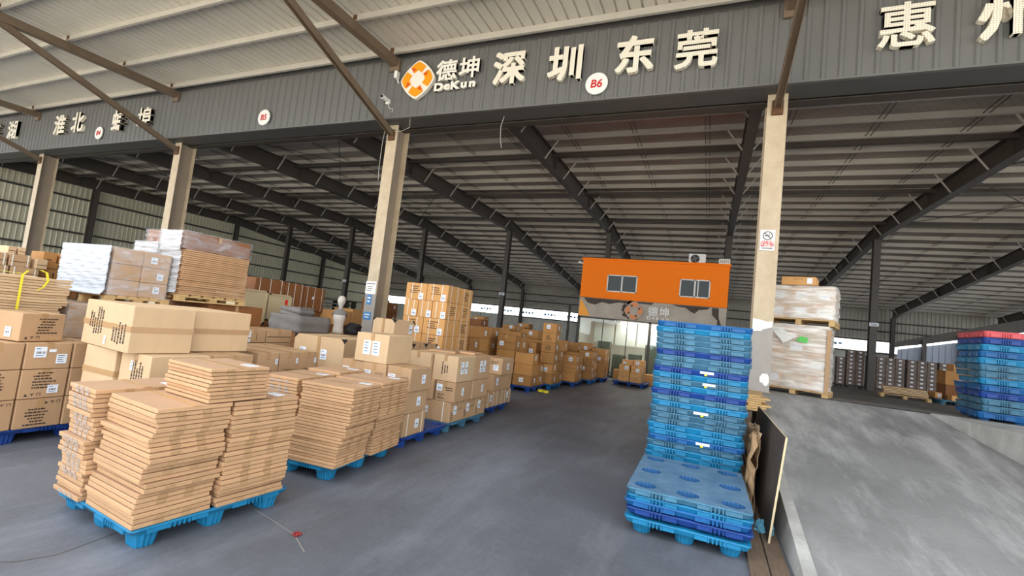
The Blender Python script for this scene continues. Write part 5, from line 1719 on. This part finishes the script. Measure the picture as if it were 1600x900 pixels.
# ================================================================== FAR LEFT REAR BOXES
GR = 'boxes piled at the far left rear'
block('base row at the far left rear', -10.55, 3.9, 0, 1, 2, [[[.41, .41, .41, .40], [.41, .41, .41, .40]]], 1.1, .62, 0.0, 'card_d', GR, 91, lab=False)
zb_ = 1.63
specs = [  # y0,y1,z,h,x,tone,label,straps
    (3.28, 3.60, zb_, .17, -10.0, 'card_b', 'strapped box, lowest row, nearest, far left rear', 1),
    (3.61, 3.96, zb_, .17, -10.0, 'card_b', 'strapped box, lowest row, second, far left rear', 1),
    (3.97, 4.20, zb_, .13, -10.15, 'card_c', 'dark box, lowest row, third, far left rear', 0),
    (4.21, 4.45, zb_, .13, -10.15, 'card_c', 'dark box, lowest row, farthest, far left rear', 0),
    (3.28, 3.57, zb_ + .17, .19, -10.0, 'card_b', 'strapped box, second row, nearest, far left rear', 1),
    (3.58, 3.84, zb_ + .17, .19, -10.0, 'card_b', 'strapped box, second row, second, far left rear', 1),
    (3.88, 4.03, zb_ + .17, .16, -9.95, 'card_a', 'pale small carton with red mark at the far left rear', 0),
    (4.05, 4.25, zb_ + .13, .17, -10.15, 'card_c', 'brown box, second row, third, far left rear', 0),
    (4.26, 4.46, zb_ + .13, .17, -10.15, 'card_c', 'brown box, second row, farthest, far left rear', 0),
    (3.58, 3.69, zb_ + .36, .12, -10.1, 'card_a', 'small pale box, top row, nearest, far left rear', 0),
    (3.70, 3.80, zb_ + .36, .12, -10.1, 'card_a', 'small pale box, top row, second, far left rear', 0),
    (4.05, 4.24, zb_ + .30, .17, -10.2, 'card_c', 'printed brown box, top row, third, far left rear', 2),
    (4.26, 4.47, zb_ + .30, .17, -10.2, 'card_c', 'printed brown box, top row, farthest, far left rear', 2)]
for (y0, y1, z, h, x, tone, lab, st) in specs:
    carton(.42, y1 - y0 - .008, h - .002, x - .21, (y0 + y1) / 2, z, 0, tone, lab, GR, [], [('lines', '+x', 0.1, -.25, .7, .2, 1)] if st == 2 else [('band', '+x', -.1)], None, straps=[('y', -.36), ('y', .36)] if st == 1 else None)

# ================================================================== MIDDLE REAR: crates, dark cartons, bale, mannequin
GM = 'dark strapped cartons at the rear'
block('base of the dark strapped cartons', -10.6, 8.95, 0, 1, 2, [[[.55, .55, .40], [.55, .55, .40]]], 1.1, 1.10, 0.0, 'card_d', GM, 95, lab=False)
for k, (y0, y1, z, h) in enumerate(((7.85, 8.70, 1.503, .70), (8.72, 9.32, 1.503, .68), (9.34, 10.05, 1.503, .65))):
    carton(1.0, y1 - y0, h - .002, -10.5, (y0 + y1) / 2, z, 0, 'card_d', 'dark brown strapped carton behind the timber crates, %s' % ('nearest', 'middle', 'farthest, white sticker')[k], GM,
           [('+x', -.05, .05, .07, .07, 'x')] if k == 2 else [], [], None, straps=[('y', -.35), ('y', .0), ('y', .38)], name='strapped_carton')
def ply_crate(y0, y1, x1, z, h, lab, tag=False):
    r = empty('plywood_crate', (x1 - .4, (y0 + y1) / 2, z))
    thing(r, lab, 'crate', 'plywood crates')
    d = y1 - y0
    MB().cham(-.38, .38, -d / 2 + .02, d / 2 - .02, 0.02, h - .02, .004).build('panel', 'ply', r)
    mb = MB()
    for s_ in (-1, 1):
        mb.box(.38, .395, s_ * (d / 2 - .02) - .02, s_ * (d / 2 - .02) + .02, 0, h)
    mb.box(.38, .395, -d / 2, d / 2, 0, .035).box(.38, .395, -d / 2, d / 2, h - .035, h)
    mb.build('batten', 'ply', r)
    if tag: MB().box(.385, .388, d * .22, d * .22 + .07, h * .62, h * .62 + .12).build('tag', 'redtag', r)['label'] = 'red tag'
    return r
block('base box under the crates, near', -9.4, 7.05, 0, 1, 1, [[[.58, .58]]], .8, .74, 0.0, 'card_d', 'base boxes under the crates', 96, lab=False)
block('base box under the crates, far', -9.4, 7.78, 0, 1, 1, [[[.60, .64]]], .8, .68, 0.0, 'card_d', 'base boxes under the crates', 97, lab=False)
ply_crate(6.74, 7.42, -9.0, 1.162, .72, 'plain plywood crate beside the film-topped stack')
ply_crate(7.46, 8.08, -9.0, 1.242, .60, 'plywood crate with a red tag', True)
block('base of the white carton', -10.03, 7.26, 0, 1, 1, [[[.6, .6, .70]]], .4, .5, 0.0, 'card_d', 'base boxes under the crates', 98, lab=False)
carton(.36, .44, .27, -10.02, 7.26, 1.902, 0, 'cream_panel', 'off-white carton on top behind the plain crate', None, [], [], None)
# boxes in front of the crates (third row)
GT = 'labelled boxes before the crates'
for k, (y0, y1) in enumerate(((4.95 + .02, 5.345), (5.36, 5.84))):
    for q, (z, h) in enumerate(((0.0, .35), (.352, .35), (.704, .33), (1.036, .21))):
        if q < 3: carton(.56, y1 - y0, h - .002, -6.68, (y0 + y1) / 2, z, 0, 'card_b', 'lower box before the crates, %s tier, %s column' % (('bottom', 'second', 'third')[q], ('near', 'far')[k]), GT)
        else: carton(.56, y1 - y0, h - .002, -6.68, (y0 + y1) / 2, z, 0, 'card_b', 'box with blue-inked labels before the crates' if k == 0 else 'plain box right beside the blue-labelled one before the crates', GT,
                     [('+x', -.32, .12, .08, .10, 'text'), ('+x', -.32, -.36, .08, .05, 'text')] if k == 0 else [], [('vlines', '+x', 0.0, -.06, .7, .06, 1)] if k == 0 else [('band', '+x', -.05)], 'x')
# bale, bags, mannequin
def blob_mesh(sx, sy, sz, m, seed, e=0.45, amp=.06, flat=True):
    rng = random.Random(seed)
    bm = bmesh.new()
    bmesh.ops.create_cube(bm, size=2)
    bmesh.ops.subdivide_edges(bm, edges=bm.edges[:], cuts=9, use_grid_fill=True)
    ph = [rng.uniform(0, 6) for _ in range(6)]
    for v in bm.verts:
        p = v.co
        n = p.normalized()
        q = p.lerp(n * 1.25, e)
        w = 1 + amp * (math.sin(p.x * 3 + ph[0]) + math.sin(p.y * 4 + ph[1]) + math.sin(p.z * 5 + ph[2] + p.x * 2))
        q = q * w
        v.co = (q.x * sx / 2, q.y * sy / 2, max(0.0, (q.z + 1) * sz / 2) if flat else q.z * sz / 2)
    me = bpy.data.meshes.new('soft')
    bm.to_mesh(me)
    bm.free()
    me.materials.append(M[m])
    for p in me.polygons: p.use_smooth = True
    return me
block('base boxes under the grey bale', -7.9, 7.5, 0, 1, 1, [[[.37, .37, .37]]], .9, 1.0, 0.0, 'card_d', 'base boxes under the bale', 99, lab=False)
o = link('fabric_bale', blob_mesh(.85, .86, .33, 'greyfab', 1, .06, .015), None, (-8.0, 7.48, 1.112), 0)
thing(o, 'grey cloth-wrapped bale left of the mannequin', 'bale')
o = link('fabric_bale', blob_mesh(.45, .50, .17, 'greyfab', 2, .30, .06), None, (-8.0, 7.38, 1.44), 0.2)
thing(o, 'smaller grey cloth bundle lying on the bale', 'bale')
block('base box under the mannequin', -7.95, 8.72, 0, 1, 1, [[[.36, .36, .36]]], .7, .9, 0.0, 'card_b', 'base boxes under the mannequin', 100, lab=False)
mr_ = empty('mannequin', (-8.0, 8.60, 1.08), math.radians(30))
thing(mr_, 'white headless-faced dress mannequin torso standing among the boxes', 'mannequin')
def ell(cx, cy, z, rx, ry, n=20): return [(cx + rx * math.cos(2 * math.pi * k / n), cy + ry * math.sin(2 * math.pi * k / n), z) for k in range(n)]
tor = [(0, 0, 0.0, .155, .11), (0, 0, .08, .145, .105), (0, 0, .18, .128, .095), (0, -.01, .28, .145, .11), (0, -.02, .36, .165, .125), (0, -.01, .44, .175, .11), (0, 0, .50, .19, .095), (0, 0, .535, .165, .08), (0, .005, .56, .10, .065), (0, .005, .585, .058, .055)]
tor = [(a, b, c, d * .84, e) for a, b, c, d, e in tor]
MB().ring_loft([ell(*a) for a in tor], 0, True, True, [0] * 5 + [1] * 4).build('torso', ['mann', 'greyfab'], mr_, smooth=True)
hd = [(0, 0, .58, .052, .055), (0, -.005, .64, .046, .05), (0, -.01, .68, .06, .07), (0, -.015, .73, .082, .098), (0, -.01, .79, .09, .108), (0, 0, .84, .082, .10), (0, .01, .88, .055, .07), (0, .01, .897, .015, .02)]
MB().ring_loft([ell(*a) for a in hd], 0, True, True).build('head', 'mann', mr_, smooth=True)
for s_ in (-1, 1): MB().cyl((s_ * .148, 0, .44), .038, .012 * s_, 16, 0, 'x').build('arm_cap', 'black', mr_)
o = link('black_bag', blob_mesh(.30, .42, .24, 'darkfab', 3, .55, .08), None, (-7.9, 8.98, 1.08), 0.3)
thing(o, 'black soft bag lying right of the mannequin', 'bag')
block('base of the tan boxes behind the mannequin', -9.9, 10.78, 0, 1, 2, [[[.4, .4, .4], [.4, .4, .4]]], .8, .70, 0.0, 'card_d', 'tan boxes behind the mannequin', 101, lab=False)
for k, (y0, y1, h) in enumerate(((10.08, 10.68, .40), (10.70, 11.38, .48))):
    carton(.7, y1 - y0, h, -9.85, (y0 + y1) / 2, 1.2, 0, 'card_o', 'tan box behind the mannequin, %s the stickered column' % ('farther from', 'touching sight line of')[k], 'tan boxes behind the mannequin')
# dark slatted pallets far behind
for k in range(13):
    plastic_pallet(2.2, 1.2, .15, 'girt', (-15.2, 15.5, 0.0 + k * .151), .1, 'dark empty pallet far behind the mannequin, %s from the floor' % ORD[k + 1], 'dark pallet stack behind the mannequin', leg=(.12, .12), legs=(0, 2, 6, 8, 1, 7, 3, 5))

# ================================================================== BLUE PALLET STACKS beside the ramp
rs = random.Random(21)
tall_cols = ['pal_teal', 'pal_light', 'pal_teal', 'pal_teal', 'pal_light', 'pal_light', 'pal_teal', 'pal_mid', 'pal_light', 'pal_light', 'pal_teal', 'pal_teal', 'pal_teal', 'pal_light', 'pal_teal', 'pal_dark', 'pal_light', 'pal_teal', 'pal_light', 'pal_dark', 'pal_teal', 'pal_teal', 'pal_dark', 'pal_teal', 'pal_teal', 'pal_teal', 'pal_light', 'pal_mid']
NT = len(tall_cols)
for k, c in enumerate(tall_cols):
    z = 0.0 if k == 0 else k * 0.0685
    x = -0.075 + 0.10 * (k / NT) * 0.15 + rs.uniform(-.008, .008)
    lab = 'topmost' if k == NT - 1 else 'bottom' if k == 0 else ORD[NT - k] + ' from the top,'
    tone = {'pal_teal': 'dull teal', 'pal_light': 'sky blue', 'pal_mid': 'mid blue', 'pal_dark': 'navy blue'}[c]
    p = plastic_pallet(1.05, 1.36, .15, c, (x + rs.uniform(-.012, .012), 6.72 + rs.uniform(-.012, .012), z), rs.uniform(-.014, .014), '%s %s pallet in the tall nested stack by the ramp' % (lab if lab[-1] == ',' else lab, tone), 'pallets in the tall nested stack', leg=(0.078, 0.078), inset=0.13, skirt=.066,
                       legs=None if k in (0, NT - 1) else (0, 3, 6))
    if k in (7, 12, 17, 19):
        mb = MB().box(-.02 + .03 * (k % 3), .14 + .02 * (k % 3), -.700, -.696, .112, .140)
        mb.build('white_sticker', 'paper', p)
        MB().box(.06, .09, -.698, -.694, .09, .112).build('yellow_sticker', 'yellow', p)
low = [('pal_light', 0.0, None, 'bottom sky blue pallet of the low stack before the tall one', None), ('pal_dark', 0.085, None, 'navy blue pallet, second from the floor in the low stack', None),
       ('pal_mid', 0.15, None, 'mid blue pallet, third from the floor in the low stack', None), ('pal_light', 0.195, None, 'sky blue pallet, fourth from the floor in the low stack', None),
       ('pal_teal', 0.255, None, 'worn grey blue pallet on top of the low stack, nine cup holes showing', 'pal_worn')]
for k, (c, z, lg, lab, dc) in enumerate(low):
    plastic_pallet(1.03, 1.36, .15, c, (-0.075 + rs.uniform(-.012, .012), 5.19 + rs.uniform(-.01, .01), z), rs.uniform(-.012, .012), lab, 'pallets in the low stack', deckcol=dc, leg=(0.098, 0.086), inset=0.145, skirt=.055, legcol='pal_cup_shade' if dc else None)

# sheets and boards leaning at the ramp wall
mb = MB()
a, b, c, d_ = Vector((0.625, 5.05, 0.03)), Vector((0.625, 7.9, 0.03)), Vector((0.745, 7.9, 0.95)), Vector((0.735, 5.20, 0.97))
nrm = (b - a).cross(d_ - a).normalized() * 0.018
mb.v += [tuple(p) for p in (a, b, c, d_)] + [tuple(p + nrm) for p in (a, b, c, d_)]
for q in ((0, 1, 2, 3), (7, 6, 5, 4), (0, 4, 5, 1), (1, 5, 6, 2), (2, 6, 7, 3), (3, 7, 4, 0)):
    mb.f.append(q)
    mb.m.append(1 if q in ((2, 6, 7, 3), (3, 7, 4, 0)) else 0)
thing(mb.build('plywood_sheet', ['ply_dark', 'ply']), 'dirty plywood sheet leaning against the ramp wall', 'plywood')
def crumpled(name, pts, m, label, seed, amp=.03, cat='cardboard'):
    """sheet between four corner points, creased"""
    rng = random.Random(seed)
    A, B, C_, D = [Vector(p) for p in pts]
    n = 9
    mb = MB()
    nr = (B - A).cross(D - A).normalized()
    g_ = [[rng.uniform(-amp, amp) for _ in range(n + 1)] for _ in range(n + 1)]
    for i in range(n + 1):
        for j in range(n + 1):
            u, v = i / n, j / n
            p = (A * (1 - u) + B * u) * (1 - v) + (D * (1 - u) + C_ * u) * v
            w = g_[i][j]
            mb.v.append(tuple(p + nr * w + (B - A).normalized() * rng.uniform(-amp, amp) * .5))
    for i in range(n):
        for j in range(n):
            q = i * (n + 1) + j
            mb.f.append((q, q + n + 1, q + n + 2, q + 1))
            mb.m.append(0)
    o = mb.build(name, m)
    s_ = o.modifiers.new('thickness', 'SOLIDIFY')
    s_.thickness = .005
    thing(o, label, cat)
    return o
crumpled('cardboard_scrap', [(0.50, 5.55, 0.10), (0.50, 6.5, 0.12), (0.56, 6.7, 0.86), (0.56, 6.0, 0.80)], 'card_b', 'torn brown cardboard leaning between the blue pallets and plywood', 5, .035)
crumpled('cardboard_scrap', [(0.55, 5.75, 0.05), (0.56, 6.7, 0.06), (0.635, 6.8, 0.85), (0.625, 6.2, 0.82)], 'card_a', 'curled cardboard strip beside the leaning plywood', 6, .03)
crumpled('paper_scrap', [(0.54, 5.28, 0.03), (0.70, 5.24, 0.05), (0.70, 5.52, 0.10), (0.57, 5.55, 0.06)], 'bluepaper', 'crumpled light blue paper on the boards by the ramp', 7, .03, 'paper')
for k, (x0, x1) in enumerate(((0.43, 0.575), (0.585, 0.725))):
    thing(MB().cham(x0, x1, 3.2, 6.6 - .4 * k, 0.001, 0.028, .004).build('floor_board', 'wood_dark'), 'dark worn board lying along the ramp wall, %s' % ('pallet side', 'wall side')[k], 'board', 'boards along the ramp wall')
# broken planks on the dock edge behind the stack
for k in range(7):
    o = MB().cham(-.16, .16, -.45, .45, 0, .03, .003).build('plank', 'wood', None, (0.72 + .03 * (k % 3), 8.72 + .05 * k, 0.83 + .031 * k), -.12 + .09 * (k % 3))
    thing(o, 'short plank in the pile behind the tall blue stack, %s' % ('bottom', 'second up', 'third up', 'fourth up', 'fifth up', 'sixth up', 'topmost')[k], 'plank', 'planks behind the tall blue stack')
o = MB().cham(-.35, .2, -.45, .45, 0, .828, .01).build('timber_block', 'wood_dark', None, (0.50, 8.75, 0.0), 0)
thing(o, 'dark timber crate under the plank pile beside the ramp wall', 'crate')
crumpled('wrapper', [(-2.77, 2.79, 0.01), (-2.71, 2.77, 0.012), (-2.70, 2.83, 0.015), (-2.76, 2.84, 0.012)], 'redpaper', 'crushed red and white wrapper on the floor near the nearest pallet', 9, .008, 'litter')

# ================================================================== DOCK: wrapped pallet beside the column
RW = -0.28
def at(u, v): 
    x, y = rotv(u, v, RW)
    return 1.71 + x, 11.18 + y
zf = dock_z(11.2)
wood_pallet(1.16, 1.05, (*at(0, 0), zf), RW, 'pale wooden pallet on the dock under the cream-wrapped load', 'wooden pallets', h=.11)
zz = zf + .112
GW = 'boxes inside the cream-wrapped loads'
for k, h in enumerate((.31, .31, .31, .31)):
    for i in range(3):
        x, y = at((i - 1) * .365, -.24)
        carton(.36, .50, h - .003, x, y, zz, RW, ('card_o', 'card_a')[(k + i) % 2], 'wrapped box on the dock, lower load, %s tier, %s' % (('bottom', 'second', 'third', 'top')[k], ('column side', 'middle', 'open side')[i]), GW,
               [('-y', 0.05, 0.1, .20, .14, 'x')] if (k + i) % 3 == 0 else [], [], None, name='wrapped_carton')
        x, y = at((i - 1) * .365, .26)
        carton(.36, .48, h - .003, x, y, zz, RW, 'card_a', 'wrapped box on the dock, rear of lower load, %s tier, %s' % (('bottom', 'second', 'third', 'top')[k], ('column side', 'middle', 'open side')[i]), GW, [], [], None, name='wrapped_carton')
    zz += h
film_block('stretch_wrap', 1.10, 1.02, 1.245, *at(0, 0), zf + .115, RW, 'film_cream', 'wrinkled cream film around the lower load on the dock', seed=71, amp=.010)
x, y = at(.555, -.515)
thing(MB().box(-.035, .03, -.03, .035, 0, 1.18).build('corner_guard', 'card_b', None, (x, y, zf + .115), RW), 'brown cardboard corner guard on the lower cream-wrapped load', 'corner guard')
x, y = at(-.22, -.58)
crumpled('paper_sheet', [(x - .16, y + .05, 2.20), (x + .02, y - .03, 1.96), (x + .25, y - .10, 2.12), (x - .02, y + .0, 2.24)], 'white', 'loose white paper sheet stuck to the cream-wrapped load', 12, .006, 'paper')
x, y = at(0.10, -.585)
crumpled('green_slip', [(x - .08, y + .02, 2.04), (x + .10, y - .04, 2.0), (x + .12, y - .04, 2.10), (x, y, 2.13)], 'green', 'small green slip tucked in the cream film', 13, .004, 'paper')
zz = zf + .112 + 1.24 + .02
wood_pallet(1.20, 1.05, (*at(0.03, 0), zz), RW, 'pale wooden pallet between the two cream-wrapped loads', 'wooden pallets', h=.115)
z2 = zz + .117
for k, h in enumerate((.32, .32)):
    for i in range(3):
        x, y = at(0.03 + (i - 1) * .385, -.24)
        carton(.38, .50, h - .003, x, y, z2 + k * .32, RW, ('card_o', 'card_a')[(k + i) % 2], 'wrapped box on the dock, upper load, %s tier, %s' % (('bottom', 'top')[k], ('column side', 'middle', 'open side')[i]), GW, [('-y', 0.05, -.05, .2, .15, 'x')], [], None, name='wrapped_carton')
        x, y = at(0.03 + (i - 1) * .385, .26)
        carton(.38, .48, h - .003, x, y, z2 + k * .32, RW, 'card_a', 'wrapped box on the dock, rear of upper load, %s tier, %s' % (('bottom', 'top')[k], ('column side', 'middle', 'open side')[i]), GW, [], [], None, name='wrapped_carton')
film_block('stretch_wrap', 1.16, 1.02, .645, *at(0.03, 0), z2 + .003, RW, 'film_cream', 'wrinkled cream film around the upper load on the dock', seed=72, amp=.010)
x, y = at(-.02, -.2)
carton(.60, .45, .17, x, y, z2 + .675, RW, 'card_o', 'flat brown box with label lying on the upper cream-wrapped load', None, [('-y', .32, .0, .09, .11, 'x')], [('icons', '-y', 0, .2, .03)], 'x')

# ================================================================== DOCK: rear wall of small grey cartons
GG = 'small grey cartons stacked on the dock'
n_c = 0
grp = [(5.42, 1, 7), (5.80, 2, 9), (6.56, 4, 8), (8.00, 3, 8), (9.08, 2, 8), (9.80, 3, 8)]
gnames = ['first', 'second', 'third', 'fourth', 'fifth', 'sixth']
for gi, (gx, ncol, nrow) in enumerate(grp):
    zf_ = dock_z(25.0)
    plastic_pallet(.35 * ncol, .44, .12, 'girt', (gx + .175 * ncol, 25.77, zf_), 0, 'dark low pallet under the %s group of grey cartons' % gnames[gi], 'pallets under the grey cartons', leg=(.05, .05), inset=.09, legs=(0, 2, 6, 8))
    for c in range(ncol):
        for q in range(nrow):
            o = carton(.325, .34, .172, gx + .18 + .34 * c, 25.75, zf_ + .122 + .175 * q, 0, 'card_grey', 'small grey carton, %s row up, column %s of %s dock group' % (ORD[q + 1], ('one', 'two', 'three', 'four')[c], gnames[gi]), GG, [('-y', .0, .0, .10, .07, 'x')], [], None, name='small_carton')
# items on the dock before that wall
r = wood_pallet(1.2, .9, (5.70, 18.4, dock_z(18.4)), -.2, 'pale wooden pallet with broken sheets on the dock', 'wooden pallets', h=.12)
for k in range(5):
    o = link('cardboard_sheet', wavy_sheet(1.05, .7, .03, 400, .008), None, (5.70 + rnd.uniform(-.03, .03), 18.4, dock_z(18.4) + .145 + .042 * k), -.2 + rnd.uniform(-.03, .03))
    thing(o, ('topmost' if k == 4 else 'bottom' if k == 0 else ORD[5 - k] + ' from the top') + ' crumpled sheet on the wooden pallet on the dock', 'cardboard sheet', 'sheets on the dock pallet')
for k, (x, nm) in enumerate(((6.96, 'left'), (8.10, 'right'))):
    plastic_pallet(1.1, 1.0, .15, 'pal_teal', (x, 18.45, dock_z(18.4)), 0, 'teal plastic pallet on the dock, %s of the pair' % ('nearer the wooden pallet', 'under the timber frame')[k], 'pallets on the dock')
zd = dock_z(18.4) + .152
GD = 'boxes on the dock pallets'
for k, (x, y, z, sx, sy, sz, tone, lab) in enumerate(((6.54, 18.62, zd, .18, .5, .18, 'card_o', 'small pale box at the left of the dock boxes'), (6.95, 18.05, zd, .55, .3, .16, 'card_o', 'flat orange brown box at the foot of the dock boxes'),
        (6.95, 18.55, zd, .60, .6, .45, 'card_d', 'lower dark brown box on the dock pallet'), (6.95, 18.55, zd + .45, .62, .6, .42, 'card_c', 'middle brown box on the dock pallet'),
        (7.05, 18.55, zd + .87, .40, .5, .22, 'card_o', 'topmost box on the dock pallet'), (7.62, 18.05, zd, .40, .25, .15, 'card_a', 'pale flat box before the timber frame'))):
    carton(sx, sy, sz - .002, x, y, z, 0, tone, lab, GD, [('-y', .1, .0, .09, .09)] if k != 5 else [], [], 'y')
r = empty('timber_frame_crate', (7.95, 18.55, zd))
thing(r, 'timber-framed brown crate between the dock boxes and the blue stack', 'crate')
MB().cham(-.42, .42, -.3, .3, .02, .95, .005).build('panel', 'card_d', r)
mb = MB()
for x in (-.42, 0, .42): mb.box(x - .035, x + .035, -.33, -.30, 0, 1.0)
for z in (.02, .5, .95): mb.box(-.45, .45, -.345, -.33, z, z + .07)
mb.build('timber_frame', 'wood', r)
# blue and red stack at the right edge
stk = ['pal_mid', 'pal_teal', 'pal_teal', 'pal_dark', 'pal_mid', 'pal_light', 'pal_teal', 'pal_teal', 'pal_light', 'pal_mid', 'pal_light', 'pal_dark', 'pal_red']
zz = dock_z(10.9)
for k, c in enumerate(stk):
    tone = {'pal_teal': 'teal', 'pal_light': 'sky blue', 'pal_mid': 'mid blue', 'pal_dark': 'navy', 'pal_red': 'red'}[c]
    lab = 'red plastic pallet crowning the blue stack on the dock' if c == 'pal_red' else '%s plastic pallet, %s from the floor in the stack on the dock' % (tone, ORD[k + 1])
    plastic_pallet(1.1, 1.2, .15, c, (4.93 + rs.uniform(-.02, .02), 11.15 + rs.uniform(-.02, .02), zz), -.10 + rs.uniform(-.05, .05), lab, 'pallets in the dock stack', leg=(.08, .08), legs=None if k in (0, 12) else (0, 3, 6), skirt=.105)
    zz += .115
